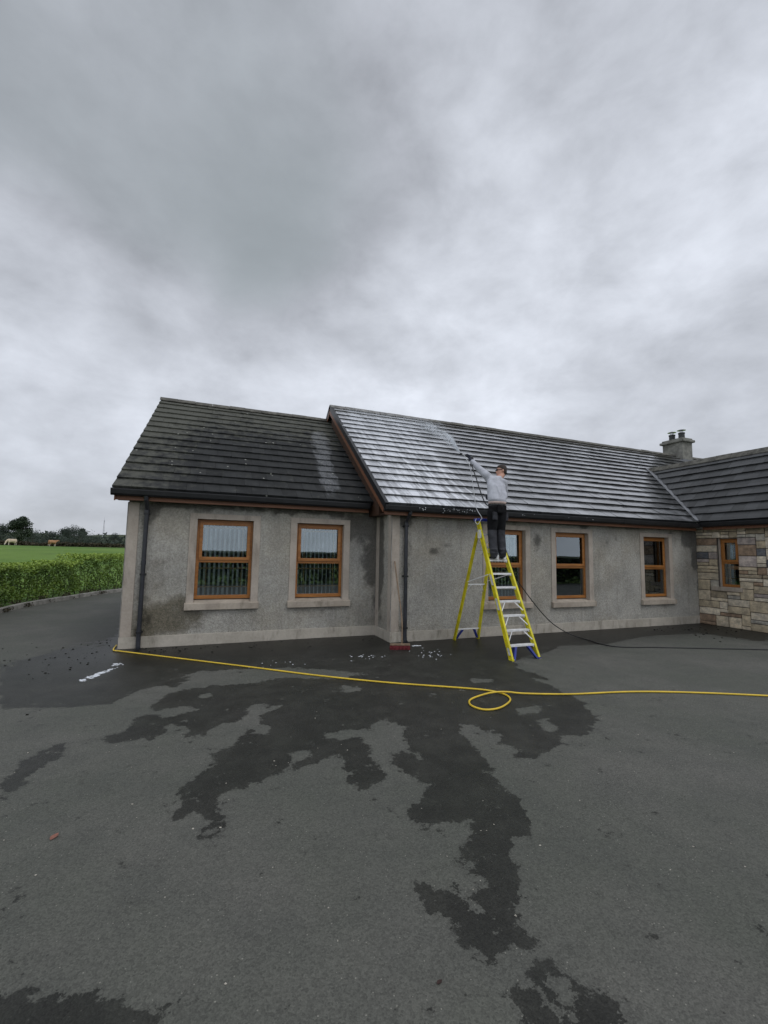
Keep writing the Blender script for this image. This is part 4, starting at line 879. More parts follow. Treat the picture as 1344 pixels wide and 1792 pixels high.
for f, g, s in ((railL, rearL, -1), (railR, rearR, 1)):
    t = MB(); p, q = f(1.45), g(1.2); x = s*.02; t.bar((p.x+x, p.y+.03, 1.45), (q.x+x, q.y-.02, 1.25), .016, .004, (1, 0, 0)); t.build('spreader', MATS['aluminium'], lad)
    t = MB(); x = s*.034; p = f(2.2); t.hexa([(p.x+x+dx, yy, zz) for zz, yy0 in ((2.12, p.y-.0), (2.28, p.y-.0)) for dx, yy in ((0, yy0-.03), (.004, yy0-.03), (.004, yy0+.09), (0, yy0+.09))]); t.build('hinge_plate', MATS['aluminium'], lad)

# ------------------------------------------------------------------ the man
simple('skin', (.50, .27, .19), .55, .12, 14.0); simple('sweatshirt', (.44, .45, .49), .92, .16, 7.0, bump=.9, bscale=16.0); simple('tee', (.46, .36, .32), .9, .15, 9.0)
simple('trouser_black', (.007, .007, .008), .9, .3, 10.0, spec=.2, bump=.8, bscale=22); simple('trouser_grey', (.045, .046, .052), .9, .35, 9.0, spec=.2, bump=.9, bscale=18)
simple('hair', (.022, .013, .008), .7, .4, 40.0, bump=.5, bscale=180); simple('glove', (.014, .017, .032), .7, .3, 25.0, bump=.3); simple('belt', (.008, .008, .008), .5, .2)
simple('shoe_light', (.66, .67, .66), .6, .25, 25.0); simple('shoe_black', (.012, .012, .013), .6, .3); simple('sole', (.60, .60, .58), .6, .1); simple('lens_dark', (.012, .011, .011), .25, .2)
man = empty('person', (5.13, 7.02, 1.712))
tag(man, 'man in grey sweatshirt and black trousers standing on the ladder, arm raised to the roof', 'person')
V = Vector
FD = V((-.22, .975, 0)).normalized(); RD = V((FD.y, -FD.x, 0))         # facing, and to his right
feetL, feetR = V((5.035, 6.965, 1.715)), V((5.215, 6.965, 1.715))
ankL, ankR = V((4.995, 6.925, 1.815)), V((5.185, 6.925, 1.815)); knL, knR = V((4.995, 6.985, 2.225)), V((5.19, 6.985, 2.225)); hpL, hpR = V((5.02, 6.985, 2.62)), V((5.20, 6.985, 2.62))
pel = V((5.11, 6.985, 2.70)); wai = V((5.115, 7.0, 2.82)); che = V((5.185, 7.10, 3.14)); sho = V((5.21, 7.165, 3.31)); nek = V((5.305, 7.185, 3.375)); hd = V((5.385, 7.205, 3.475))
shL, shR = V((5.06, 7.20, 3.335)), V((5.375, 7.135, 3.255))
elL, wrL, haL = V((4.985, 7.40, 3.52)), V((4.925, 7.56, 3.70)), V((4.905, 7.62, 3.785))
elR, wrR, haR = V((5.455, 7.20, 2.97)), V((5.29, 7.36, 2.93)), V((5.22, 7.40, 2.945))
HF = V((-.93, .36, .02)).normalized(); HL = V((-.36, -.93, .12)).normalized(); HU = HF.cross(HL); HU = HU if HU.z > 0 else -HU; HU.normalize()

def limb(mb, pts, rs, n=12, squash=1.0):
    """tapered limb with rounded ends"""
    P = [V(p) for p in pts]; out = []; R = []
    for i in range(len(P)-1):
        for k in range(4):
            t = k/4; out.append(P[i].lerp(P[i+1], t)); R.append(rs[i]*(1-t)+rs[i+1]*t)
    out.append(P[-1]); R.append(rs[-1]); mb.tube(out, R, n); mb.ball(P[0], rs[0]*.98, n, 6); mb.ball(P[-1], rs[-1]*.98, n, 6)
def torso(mb, secs, n=20):
    mb.loft([(c, RD*a, FD*b+V((0, 0, t))) for c, a, b, t in secs], n)
def head(mb):
    def H(f, l, u): return hd+HF*f+HL*l+HU*u
    rings = []
    for u, fo, a, b in ((-.125, .03, .03, .03), (-.115, .035, .058, .048), (-.09, .022, .078, .060), (-.05, .010, .090, .068), (0, .0, .098, .075), (.04, -.004, .099, .077), (.08, -.008, .085, .068), (.105, -.012, .06, .05), (.118, -.012, .025, .02)):
        rings.append((H(fo, 0, u), HF*a, HL*b))
    mb.loft(rings, 20)
    mb.loft([(H(.098, 0, -.012), HF*.012, HL*.012), (H(.108, 0, -.03), HF*.016, HL*.016), (H(.095, 0, -.045), HF*.012, HL*.015)], 8)       # nose
    for s in (1, -1):
        mb.ball(H(-.012, .074*s, -.012), (.018, .018, .032), 10, 8)                                                                     # ears
        mb.ball(H(.085, .030*s, .012), .013, 8, 6)
    mb.loft([(H(.082, 0, -.066), HF*.012, HL*.024), (H(.086, 0, -.074), HF*.012, HL*.026), (H(.082, 0, -.083), HF*.012, HL*.022)], 10)      # lips
    limb(mb, [nek-V((.0, .02, .06)), hd+HF*-.02-HU*.07], [.062, .056])
def hand(mb, wr, pl, grip, nrm, s, fat=1.0):
    """palm plus five separate curled fingers round a bar along grip; nrm points from the palm to the knuckles"""
    ax_ = (pl-wr).normalized(); sd = grip.normalized(); nn = sd.cross(ax_).normalized()*s
    mb.loft([(wr, sd*.026*fat, nn*.020*fat), (wr.lerp(pl, .5), sd*.036*fat, nn*.018*fat), (pl, sd*.042*fat, nn*.016*fat), (pl+ax_*.02, sd*.040*fat, nn*.013*fat)], 12)
    for k, (o, L) in enumerate(((.031, .9), (.011, 1.0), (-.010, .95), (-.030, .78))):
        b = pl+ax_*.016+sd*o; p1 = b+ax_*.030*L-nn*.006; p2 = p1+ax_*.006*L-nn*.026*L; p3 = p2-ax_*.018*L-nn*.012*L
        limb(mb, [b, p1, p2, p3], [.0095*fat, .0090*fat, .0082*fat, .0072*fat], 8)
    b = wr.lerp(pl, .45)+sd*.036; limb(mb, [b, b+sd*.018+ax_*.022-nn*.012, b+sd*.008+ax_*.046-nn*.030], [.0115*fat, .010*fat, .0085*fat], 8)

bd = MB(); head(bd)
torso(bd, [(pel-V((0, 0, .09)), .15, .10, 0), (pel, .16, .105, 0), (wai, .145, .095, 0), (che, .165, .105, 0), (sho, .165, .085, 0), (nek-V((0, 0, .02)), .075, .065, 0)])
limb(bd, [hpL, knL, ankL, feetL+V((0, .1, .02))], [.078, .052, .038, .03]); limb(bd, [hpR, knR, ankR, feetR+V((0, .1, .02))], [.078, .052, .038, .03])
limb(bd, [shL, elL, wrL], [.052, .040, .028]); limb(bd, [shR, elR, wrR], [.052, .040, .028])
GL = V((-.35, .35, .87)).normalized(); LANCE = V((-.52, .60, .42)).normalized()
hand(bd, wrL, haL, LANCE, None, 1); hand(bd, wrR, haR, V((0, .2, 1)), None, 1)
remeshed(bd, 'body', MATS['skin'], .0085, man, 2)
sw = MB()
torso(sw, [(wai-V((-.02, -.0, .035)), .190, .130, 0), (wai+V((.01, .0, .03)), .205, .146, 0), (wai.lerp(che, .45), .206, .146, 0), (che, .213, .142, 0), (sho-V((.0, .0, .07)), .208, .122, 0), (sho, .165, .098, 0), (nek-V((.005, 0, .022)), .088, .075, 0)])
limb(sw, [shL-V((-.02, 0, .03)), shL, elL, wrL-V((-.006, .02, .02))], [.090, .084, .066, .052]); limb(sw, [shR-V((.02, 0, .03)), shR, elR, wrR-V((-.03, .02, 0))], [.09, .084, .064, .046])
for k in range(7):                                              # folds pulled from the raised arm to the waist
    t = k/6; a = che+RD*(-.13+.23*t)-FD*(.128)+V((0, 0, -.02-.05*t)); b = wai+RD*(-.02+.17*t)-FD*.128+V((0, 0, .02+.05*t)); limb(sw, [a, a.lerp(b, .5)-FD*.004, b], [.008, .020, .008], 6)
for k in range(4): c = shL.lerp(elL, .2+.22*k); sw.ball(c+V((0, -.05, -.012)), (.05, .022, .016), 8, 6)
remeshed(sw, 'sweatshirt', MATS['sweatshirt'], .011, man, 3)
te = MB(); te.loft([(wai+V((.012, 0, -.055)), RD*.188, FD*.128), (wai+V((.014, 0, -.03)), RD*.196, FD*.137), (wai+V((.016, 0, -.008)), RD*.197, FD*.139)], 28); te.build('shirt_hem', MATS['tee'], man, smooth=True)
tr = MB()
torso(tr, [(pel-V((0, 0, .12)), .170, .125, 0), (pel, .185, .138, 0), (wai-V((0, 0, .055)), .178, .128, 0), (wai-V((0, 0, .03)), .176, .126, 0)])
for h_, k_, a_ in ((hpL, knL, ankL), (hpR, knR, ankR)):
    limb(tr, [h_, h_.lerp(k_, .55), k_, k_.lerp(a_, .5), a_-V((0, 0, .015))], [.112, .098, .086, .082, .074])
    tr.ball(k_-V((0, .05, .04)), (.055, .03, .03), 8, 6)
    for z in (.02, .055, .09): tr.ball(a_+V((.008*(1 if z == .055 else -1), -.012, z)), (.078, .078, .015), 12, 6)
remeshed(tr, 'trousers', [MATS['trouser_black'], MATS['trouser_grey']], .012, man, 3, mats_by=lambda c: 1 if c.z < 2.275 else 0)
be = MB(); be.loft([(wai-V((0, 0, .095)), RD*.187, FD*.139), (wai-V((0, 0, .055)), RD*.184, FD*.135)], 28); be.build('belt', MATS['belt'], man, smooth=False)
for o_, z in ((-.155, -.2), (.15, -.2), (.06, -.06), (-.07, -.06)):
    pk = MB(); c = wai+RD*o_-FD*(.10 if abs(o_) > .1 else .132)+V((0, 0, z-.06)); w = .055
    pk.hexa([c+RD*x*w-FD*y+V((0, 0, zz)) for zz in (-.10, .045) for x, y in ((-1, .012), (1, .012), (1, -.02), (-1, -.02))]); pk.build('pocket', MATS['trouser_grey'] if abs(o_) > .1 else MATS['trouser_black'], man, bevel=.008)
ha = MB()
def HH(f, l, u): return hd+HF*f+HL*l+HU*u
ha.loft([(HH(-.058, 0, -.075), HF*.030, HL*.052), (HH(-.048, 0, -.045), HF*.056, HL*.069), (HH(-.03, 0, .0), HF*.077, HL*.081), (HH(-.012, 0, .04), HF*.098, HL*.0835), (HH(-.004, 0, .075), HF*.102, HL*.078), (HH(-.010, 0, .105), HF*.078, HL*.060), (HH(-.012, 0, .124), HF*.035, HL*.028)], 20)
remeshed(ha, 'hair', MATS['hair'], .008, man, 2)
gl = MB()
for s in (1, -1):
    gl.bar(HH(.095, .06*s, .012), HH(-.02, .086*s, .008), .006, .012, HU); gl.loft([(HH(.098, .033*s, .034), HF*.006, HL*.022), (HH(.106, .033*s, .012), HF*.006, HL*.028), (HH(.100, .033*s, -.01), HF*.006, HL*.02)], 8)
gl.bar(HH(.106, -.03, .02), HH(.106, .03, .02), .008, .008, HU); gl.build('glasses', MATS['lens_dark'], man)
for wr_, ha_, g_ in ((wrL, haL, LANCE), (wrR, haR, V((0, .2, 1)))):
    gv = MB(); a_ = (ha_-wr_).normalized(); gv.tube([wr_-a_*-.012, wr_+a_*.04], [.042, .044], 12); hand(gv, wr_+a_*.0, ha_, g_, None, 1, 1.6); remeshed(gv, 'glove', MATS['glove'], .006, man, 2)
for f_, s in ((feetL, -1), (feetR, 1)):
    d = V((s*.10, 1, 0)).normalized(); x = V((d.y, -d.x, 0)); b = MB(); c0 = f_+V((0, 0, .0))
    secs = ((-.095, .030, .05, .030), (-.08, .038, .062, .045), (-.03, .041, .066, .052), (.03, .041, .050, .040), (.09, .047, .038, .028), (.14, .046, .032, .022), (.175, .03, .026, .014))
    b.loft([(c0+d*p_+V((0, 0, h_)), x*w_, V((0, 0, t_))) for p_, w_, h_, t_ in secs], 14)
    b.loft([(c0-d*.05+V((0, 0, .07)), x*.040, d*.052), (c0-d*.05+V((0, 0, .112)), x*.041, d*.050)], 14)
    sh = remeshed(b, 'shoe', [MATS['shoe_light'], MATS['shoe_black']], .007, man, 2, mats_by=lambda c, d=d, c0=c0: 1 if ((c-c0).dot(d)-(c.z-c0.z)*.7) > .02 or (c.z-c0.z) > .095 else 0)
    so = MB(); so.loft([(c0+d*p_+V((0, 0, .011)), x*w_, V((0, 0, .013))) for p_, w_ in ((-.105, .02), (-.095, .038), (-.03, .042), (.04, .040), (.09, .049), (.14, .049), (.175, .036), (.19, .015))], 10); so.build('sole', MATS['sole'], sh, smooth=True)

# ------------------------------------------------------------------ pressure lance, hoses, rope, spray
ln = empty('spray_lance', tuple(haL+LANCE*.02)); tag(ln, 'black spray lance held in the raised gloved hand', 'spray lance')
grip = haL+LANCE*.0-V((0, 0, 0))
l1 = MB(); l1.tube([grip-LANCE*.09, grip+LANCE*.10], [.020, .022], 10); l1.bar(grip-LANCE*.05+V((0, 0, .02)), grip-LANCE*.07-V((0, 0, .12)), .05, .06); l1.build('handle', MATS['belt'], ln)
l2 = MB(); tip = grip+LANCE*.17; l2.tube([grip+LANCE*.10, tip], .010, 8); l2.build('pipe', MATS['steel'], ln); l3 = MB(); l3.tube([tip, tip+LANCE*.05], [.017, .012], 8); l3.build('nozzle', MATS['belt'], ln)
tip = tip+LANCE*.05
def smooth_path(pts, n=12):
    P = [V(p) for p in pts]; P = [P[0]*2-P[1]]+P+[P[-1]*2-P[-2]]; out = []
    for i in range(1, len(P)-2):
        for k in range(n):
            t = k/n; a, b, c, d = P[i-1:i+3]
            out.append(.5*((2*b)+(c-a)*t+(2*a-5*b+4*c-d)*t*t+(3*b-a-3*c+d)*t**3))
    return out+[P[-2]]
def hose(name, pts, r, material, label, cat, n=10):
    m = MB(); q = smooth_path(pts, n); m.tube(q, r, 10); o = m.build(name, material, smooth=True, origin=tuple(pts[0])); return tag(o, label, cat)
simple('rubber_black', (.014, .014, .015), .5, .3); simple('rope_white', (.58, .59, .60), .7, .1); simple('hose_yellow', (.72, .50, .035), .38, .1, 3.0)
bh = [grip-LANCE*.09-V((0, 0, .09)), (4.86, 7.44, 3.55), (4.90, 7.36, 3.30), (4.955, 7.29, 3.02), (5.03, 7.24, 2.80), (5.15, 7.225, 2.72), (5.33, 7.22, 2.40), (5.50, 7.30, 2.02), (5.78, 7.52, 1.77), (6.20, 7.86, 1.37), (6.62, 7.88, .88), (7.10, 7.90, .42), (7.48, 7.90, .17), (7.72, 7.72, .035), (7.74, 7.32, .012), (7.66, 6.95, .012), (7.82, 6.62, .012), (8.5, 6.38, .012), (9.55, 5.94, .012), (10.55, 5.52, .012), (12.2, 4.6, .012)]
hose('pressure_hose', bh, .0105, MATS['rubber_black'], 'thin black pressure hose hanging from the lance, past the ladder and across the yard', 'hose')
rp_ = [tip-LANCE*.10+V((0, -.01, -.012)), (4.86, 7.52, 3.55), (4.87, 7.42, 3.10), (4.885, 7.34, 2.72), (4.885, 7.16, 2.52), (4.84, 7.13, 2.46), (4.79, 7.15, 2.38), (4.77, 7.20, 2.43), (4.80, 7.22, 2.49)]
hose('rope', rp_, .0065, MATS['rope_white'], 'thin white cord running down from the lance and looped at the ladder top', 'cord')
yh = [(-1.45, 9.6, .016), (-1.44, 9.25, .016), (-1.40, 9.10, .016), (-1.30, 9.02, .016), (-.444, 8.272, .016), (.738, 7.235, .016), (1.622, 6.445, .016), (2.438, 5.817, .016), (3.30, 5.27, .016), (3.57, 5.06, .016), (3.665, 4.86, .016), (3.60, 4.67, .016), (3.40, 4.52, .016), (3.22, 4.455, .016), (3.07, 4.49, .016), (3.02, 4.65, .016), (3.10, 4.81, .016), (3.28, 4.905, .018), (3.50, 4.925, .036), (3.70, 4.895, .036), (3.95, 4.80, .018), (4.51, 4.596, .016), (5.33, 4.423, .016), (6.06, 4.154, .016), (6.98, 3.693, .016), (8.6, 2.8, .016)]
hose('garden_hose', yh, .0112, MATS['hose_yellow'], 'long yellow hose lying across the tarmac with one loop in it', 'hose', 14)

def m_water(N):
    g = N.n('ShaderNodeBsdfDiffuse', ins={'Color': (.8, .83, .87, 1)}); t = N.n('ShaderNodeBsdfTransparent')
    return N.n('ShaderNodeMixShader', ins={0: .20, 1: t.outputs[0], 2: g.outputs[0]}).outputs[0]
mat('spray', m_water)
simple('foam', (.66, .69, .72), .6, .1, 20.0)
def drops(name, centres, rads, material):
    mb = MB()
    for c, r_ in zip(centres, rads):
        i = len(mb.v); a = rng.random()*6.28
        x = V((math.cos(a), math.sin(a), 0))*r_; y = V((-math.sin(a), math.cos(a), 0))*r_; z = V((0, 0, r_)); c = V(c)
        mb.v += [tuple(c+x), tuple(c+y), tuple(c-x), tuple(c-y), tuple(c+z), tuple(c-z)]
        for q in ((0, 1, 4), (1, 2, 4), (2, 3, 4), (3, 0, 4), (1, 0, 5), (2, 1, 5), (3, 2, 5), (0, 3, 5)): mb.f.append(tuple(i+k for k in q)); mb.mi.append(0)
    return mb.build(name, material, recalc=False)
cs, rs = [], []
tgt = V((6.35, 12.3, 5.98)); base_dir = tgt-tip; lobes = [(rng.normal(0, .055), rng.normal(0, .05), rng.normal(0, .05)) for k in range(26)]
for i in range(11000):
    t = rng.random(); lb = lobes[rng.integers(26)]; sp = (.015+.62*t)
    c = tip+base_dir*t+V((lb[0]*2.2*t+rng.normal(0, .16)*sp, lb[1]*2*t+rng.normal(0, .14)*sp, lb[2]*1.5*t+rng.normal(0, .08)*sp+.30*math.sin(t*3.14)*(.6+lb[2]*3)))
    zr = ZE2+(c.y-E2)*sl2 if c.y < YR2 else ZR2
    if c.z < zr+.03: c.z = zr+.03+abs(rng.normal(0, .05))
    if c.y > YR2-.12 or c.z > zr+.10+(tip.z-ZE2-(tip.y-E2)*sl2+.15)*(1-t): continue
    cs.append(c); rs.append(.0035+.006*rng.random()+.004*t)
for i in range(5000):
    c = V((rng.uniform(3.7, 7.0), YR2-.15-abs(rng.normal(0, .8)), 0)); c.z = ZE2+(c.y-E2)*sl2+.06+abs(rng.normal(0, .05)); cs.append(c); rs.append(.004+.006*rng.random())
tag(drops('water_spray', cs, rs, MATS['spray']), 'fine white spray from the lance drifting up over the washed roof', 'spray', kind='stuff')
cs, rs = [], []
for x0, x1, n in ((4.0, 4.16, 9), (4.55, 5.35, 34), (6.5, 9, 6)):
    for i in range(n):
        x = rng.uniform(x0, x1); cs.append((x, E2-.09+rng.normal(0, .01), 2.715+rng.normal(0, .022))); rs.append(.005+.008*rng.random())
tag(drops('water_drips', cs, rs, MATS['foam']), 'white drips and splashes falling from the gutter left of the man', 'water drips', kind='stuff')

# ------------------------------------------------------------------ broom, foam on the ground, leaf, debris
bm_ = empty('broom', (3.48, 7.80, 0)); tag(bm_, 'wooden yard broom with red bristles leaning against the house corner beside the downpipe', 'broom')
simple('broom_wood', (.22, .155, .10), .8, .25, 12.0); simple('bristle_red', (.13, .012, .016), .8, .4, 60.0, bump=.6, bscale=150)
a, b = V((3.30, 7.835, 0)), V((3.66, 7.72, 0)); dx = (b-a).normalized(); dy = V((-dx.y, dx.x, 0))
o = MB(); o.hexa([a+dx*0-dy*.03+V((0, 0, .075)), b-dy*.03+V((0, 0, .075)), b+dy*.03+V((0, 0, .075)), a+dy*.03+V((0, 0, .075)), a-dy*.03+V((0, 0, .108)), b-dy*.03+V((0, 0, .108)), b+dy*.03+V((0, 0, .108)), a+dy*.03+V((0, 0, .108))]); o.build('brush_head', MATS['broom_wood'], bm_, bevel=.008)
o = MB(); L = (b-a).length
for i in range(46):
    for j in range(6):
        p = a+dx*((i+.5)/46*L)+dy*(-.026+j*.0104); q = p+dx*rng.normal(0, .006)+dy*((j-2.5)*.008+rng.normal(0, .004)); o.bar(q+V((0, 0, .002)), p+V((0, 0, .0745)), .007, .007)
o.build('bristles', MATS['bristle_red'], bm_)
o = MB(); o.tube(smooth_path([(3.52, 7.78, .10), (3.60, 7.98, .55), (3.60, 8.18, 1.10), (3.60, 8.372, 1.64)], 4), .0125, 10); o.build('handle', MATS['broom_wood'], bm_, smooth=True)

def foam_patch(name, pts, label, size):
    mb = MB()
    for x, y, r_ in pts:
        n = 9; c = V((x, y, .0)); i = len(mb.v); h = .003+rng.random()*.004
        g0 = .012*max(0, 1-abs(x-2.2)/3)*max(0, min(1, (y-7.5)/1.5))
        for k in range(n): t = 6.283*k/n; q = r_*(.65+.6*rng.random()); mb.v.append((x+math.cos(t)*q, y+math.sin(t)*q*.7, g0+.001))
        for k in range(n): t = 6.283*k/n; q = r_*.55*(.7+.5*rng.random()); mb.v.append((x+math.cos(t)*q, y+math.sin(t)*q*.7, g0+h))
        for k in range(n): mb.f.append((i+k, i+(k+1) % n, i+n+(k+1) % n, i+n+k)); mb.mi.append(0)
        mb.f.append(tuple(i+n+k for k in range(n))); mb.mi.append(0)
    return tag(mb.build(name, MATS['foam'], recalc=False), label, 'foam', 'foam left on the tarmac', 'stuff')
P_ = []
for i in range(105):
    t = rng.random(); x = -1.50+.30*t+rng.normal(0, .035*(1-.3*t)); y = 7.22+.62*t+rng.normal(0, .03); P_.append((x, y, .006+.026*rng.random()**1.6*(1.2-abs(t-.5))))
for i in range(14): P_.append((-1.20+rng.normal(0, .035), 8.10+rng.normal(0, .05), .012+.018*rng.random()))
foam_patch('foam_puddle', P_, 'white foam streak on the tarmac in front of the left house corner', 1)
foam_patch('foam_puddle', [(2.66+rng.normal(0, .14), 7.40+rng.normal(0, .09), .008+.018*rng.random()**2) for i in range(18)], 'scattered white foam flecks on the wet tarmac left of the broom', 1)
foam_patch('foam_puddle', [(3.86+rng.normal(0, .17), 7.30+rng.normal(0, .16), .007+.015*rng.random()**2) for i in range(26)]+[(3.82+.2*rng.random(), 7.97+rng.normal(0, .015), .028) for i in range(10)], 'white foam flecks on the wet tarmac right of the broom, below the downpipe', 1)
foam_patch('foam_puddle', [(1.15+rng.normal(0, .3), 7.35+rng.normal(0, .2), .006+.011*rng.random()**2) for i in range(12)], 'faint foam specks on the wet tarmac between the two left windows and the yellow hose', 1)

simple('moss_dark', (.012, .012, .008), .95, .4, 20.0); simple('leaf_brown', (.23, .095, .065), .7, .3, 30.0); simple('leaf_dark', (.035, .014, .010), .7, .3, 30.0); simple('pebble', (.42, .39, .33), .8, .3, 30.0)
def clods(name, spots, material, label, cat):
    mb = MB()
    for x, y, r_ in spots: mb.ball((x, y, r_*.35), (r_*(.8+.5*rng.random()), r_*(.8+.5*rng.random()), r_*.5), 6, 4)
    for i in range(len(mb.v)): x, y, z = mb.v[i]; mb.v[i] = (x+rng.normal(0, .002), y+rng.normal(0, .002), max(.0005, z))
    return tag(mb.build(name, material, recalc=False), label, cat, kind='stuff')
sp = []
for i in range(120):
    x = -1.5-abs(rng.normal(0, .9)); y = 8.7+rng.normal(0, .9); sp.append((x, y, .004+.013*rng.random()**2.5))
for i in range(160): x = rng.uniform(-1, 3.4); sp.append((x, 9.2-abs(rng.normal(0, .35)), .005+.016*rng.random()**2))
for i in range(60): x = rng.uniform(10.5, 12.9); sp.append((x, 8.2-abs(rng.normal(0, 1.0)), .006+.02*rng.random()**2))
clods('moss_debris', sp, MATS['moss_dark'], 'dark bits of moss washed off the roof onto the tarmac', 'moss debris')
clods('gravel', [(rng.uniform(-1.5, 5), rng.uniform(1.6, 5.5), .0022+.0035*rng.random()**2) for i in range(90)], MATS['pebble'], 'tiny pale stones scattered on the tarmac', 'gravel')
def leaf(name, c, r_, a0, material, label):
    mb = MB(); ca, sa = math.cos(a0), math.sin(a0); prof = [(-1, 0), (-.7, .3), (-.25, .52), (.25, .45), (.7, .22), (1, 0), (.7, -.2), (.25, -.5), (-.25, -.48), (-.7, -.26)]
    rim = []
    for u, v_ in prof: z = .004+.35*r_*(abs(v_)*.7+.15*u*u); rim.append((c[0]+r_*(u*ca-v_*sa), c[1]+r_*(u*sa+v_*ca), z))
    n = len(rim); mb.v = rim+[(x, y, z-.0012) for x, y, z in rim]+[(c[0], c[1], .005), (c[0], c[1], .0035)]
    for k in range(n): j = (k+1) % n; mb.f += [(k, j, 2*n), (n+j, n+k, 2*n+1), (n+k, n+j, j, k)]; mb.mi += [0, 0, 0]
    return tag(mb.build(name, material, origin=(c[0], c[1], 0)), label, 'leaf')
leaf('dead_leaf', (-.787, 3.472), .036, 1.2, MATS['leaf_brown'], 'pinkish brown dead leaf lying alone on dry tarmac')
leaf('dead_leaf', (1.006, 1.792), .016, .3, MATS['leaf_dark'], 'small dark curled leaf on the tarmac beside the lowest wet patches')

# ------------------------------------------------------------------ planting
def leaves_mesh(name, C, size, material, parent=None, origin=None, aspect=.55, up=.35, tint=None):
    """many small bent leaves as one mesh"""
    C = np.asarray(C, float); n = len(C); size = np.broadcast_to(size, (n,))
    d = rng.normal(size=(n, 3)); d[:, 2] = d[:, 2]*.7+up; d /= np.linalg.norm(d, axis=1)[:, None]
    r_ = rng.normal(size=(n, 3)); s = np.cross(d, r_); s /= np.linalg.norm(s, axis=1)[:, None]; nr = np.cross(d, s)
    L = size[:, None]
    v = np.stack([C-d*L*.5, C+s*L*aspect*.5+nr*L*.08, C+d*L*.5, C-s*L*aspect*.5+nr*L*.08], 1).reshape(-1, 3)
    org = ROOTLOC[parent.name] if parent is not None else V(origin or (0, 0, 0))
    v = v-np.array(org)
    me = bpy.data.meshes.new(name); me.vertices.add(4*n); me.vertices.foreach_set('co', v.ravel().astype(np.float32))
    f = np.arange(4*n).reshape(n, 4)[:, [0, 1, 2, 0, 2, 3]].reshape(-1, 3)
    me.loops.add(f.size); me.loops.foreach_set('vertex_index', f.ravel().astype(np.int32)); me.polygons.add(len(f)); me.polygons.foreach_set('loop_start', np.arange(0, f.size, 3, dtype=np.int32)); me.polygons.foreach_set('loop_total', np.full(len(f), 3, np.int32))
    me.update(calc_edges=True); me.materials.append(material)
    t = rng.random(n) if tint is None else tint
    at = me.attributes.new('tint', 'FLOAT', 'POINT'); at.data.foreach_set('value', np.repeat(t, 4).astype(np.float32))
    o = bpy.data.objects.new(name, me); COL.objects.link(o); o.location = org if parent is None else (0, 0, 0); o.parent = parent; ROOTLOC[o.name] = V(org); return o

def hedge():
    C = []; S = []; T_ = []
    h = empty('hedge', (-5.5, 15, 0)); tag(h, 'clipped bright green laurel hedge along the kerb at the left', 'hedge')
    while len(C) < 42000:
        y = rng.uniform(10.5, 27.5); kx = float(np.interp(y, KY, KX)); sl = (float(np.interp(y+.1, KY, KX))-kx)/.1; nx_ = -1/math.hypot(1, sl); ny_ = sl/math.hypot(1, sl)
        H_ = 1.20+.09*mnoise.noise((y*.9, 0, 0))+.10*mnoise.noise((y*3.1, 3, 0))+(.28 if y > 19.3 else .0)*min(1, (y-19.3)/.6)
        t = rng.random(); w = .95
        # front face, top, and a little of the inside
        k = rng.random()
        if k < .55: o_ = .30+abs(rng.normal(0, .12)); z = .10+(H_-.10)*rng.random(); b = .20*mnoise.noise((y*2.6, z*3.2, 7))+.12*mnoise.noise((y*6, z*7, 3)); o_ -= b*(1 if b > -.1 else 2.2)+(.1 if z > H_-.15 else 0)+max(0, .12-z)*.8
        elif k < .9: o_ = .34+w*rng.random(); z = H_-abs(rng.normal(0, .07)); z += .05*mnoise.noise((y*4, o_*4, 2))
        else: o_ = .35+w*rng.random(); z = .1+(H_-.1)*rng.random()
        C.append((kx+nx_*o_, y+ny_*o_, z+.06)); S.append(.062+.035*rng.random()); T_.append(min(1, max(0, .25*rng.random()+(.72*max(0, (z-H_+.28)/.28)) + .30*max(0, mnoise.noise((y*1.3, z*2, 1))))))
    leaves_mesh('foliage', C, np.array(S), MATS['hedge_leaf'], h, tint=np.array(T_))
    st = MB()
    for y in np.arange(10.6, 27, .3):
        kx = float(np.interp(y, KY, KX)); sl = (float(np.interp(y+.1, KY, KX))-kx)/.1; nx_ = -1/math.hypot(1, sl); ny_ = sl/math.hypot(1, sl)
        for q in range(2): o_ = .6+.35*q; x0, y0 = kx+nx_*o_, y+ny_*o_; st.tube([(x0, y0, .0), (x0+rng.normal(0, .06), y0+rng.normal(0, .08), .5), (x0+rng.normal(0, .12), y0+rng.normal(0, .15), 1.0)], [.02, .014, .006], 5)
    st.build('stems', MATS['bark'], h)
hedge()
C, S = [], []
for i in range(5200):
    y = rng.uniform(9.5, 24); kx = float(np.interp(y, KY, KX)); k = mnoise.noise((y*1.8, 2, 6))+.5*mnoise.noise((y*6, 1, 6))
    if k < .02: continue
    o_ = rng.choice([-.10, .12]) if k > .25 else .12; C.append((kx-o_+rng.normal(0, .04), y+rng.normal(0, .05), .02+(.10+.10*(o_ > 0))*rng.random())); S.append(.03+.05*rng.random())
tag(leaves_mesh('weeds', C, np.array(S), MATS['bramble_leaf'], origin=(-5, 16, 0), up=.8), 'straggling weeds and grass along the kerb under the hedge', 'weeds', kind='stuff')

C, S = [], []
for i in range(36000):
    x = rng.uniform(-22, 34); H_ = 1.62+.15*mnoise.noise((x*.5, 0, 8))+.1*mnoise.noise((x*2.0, 1, 8)); C.append((x, -6.2+rng.normal(0, .3), .05+H_*rng.random()**.8)); S.append(.14+.10*rng.random())
bh_ = leaves_mesh('hedge', C, np.array(S), MATS['dark_leaf'], origin=(6, -6.2, 0)); tag(bh_, 'dark hedge added out of view behind the camera to darken the window reflections', 'hedge')  # added hedge, unseen, keeps the lower pane reflections dark

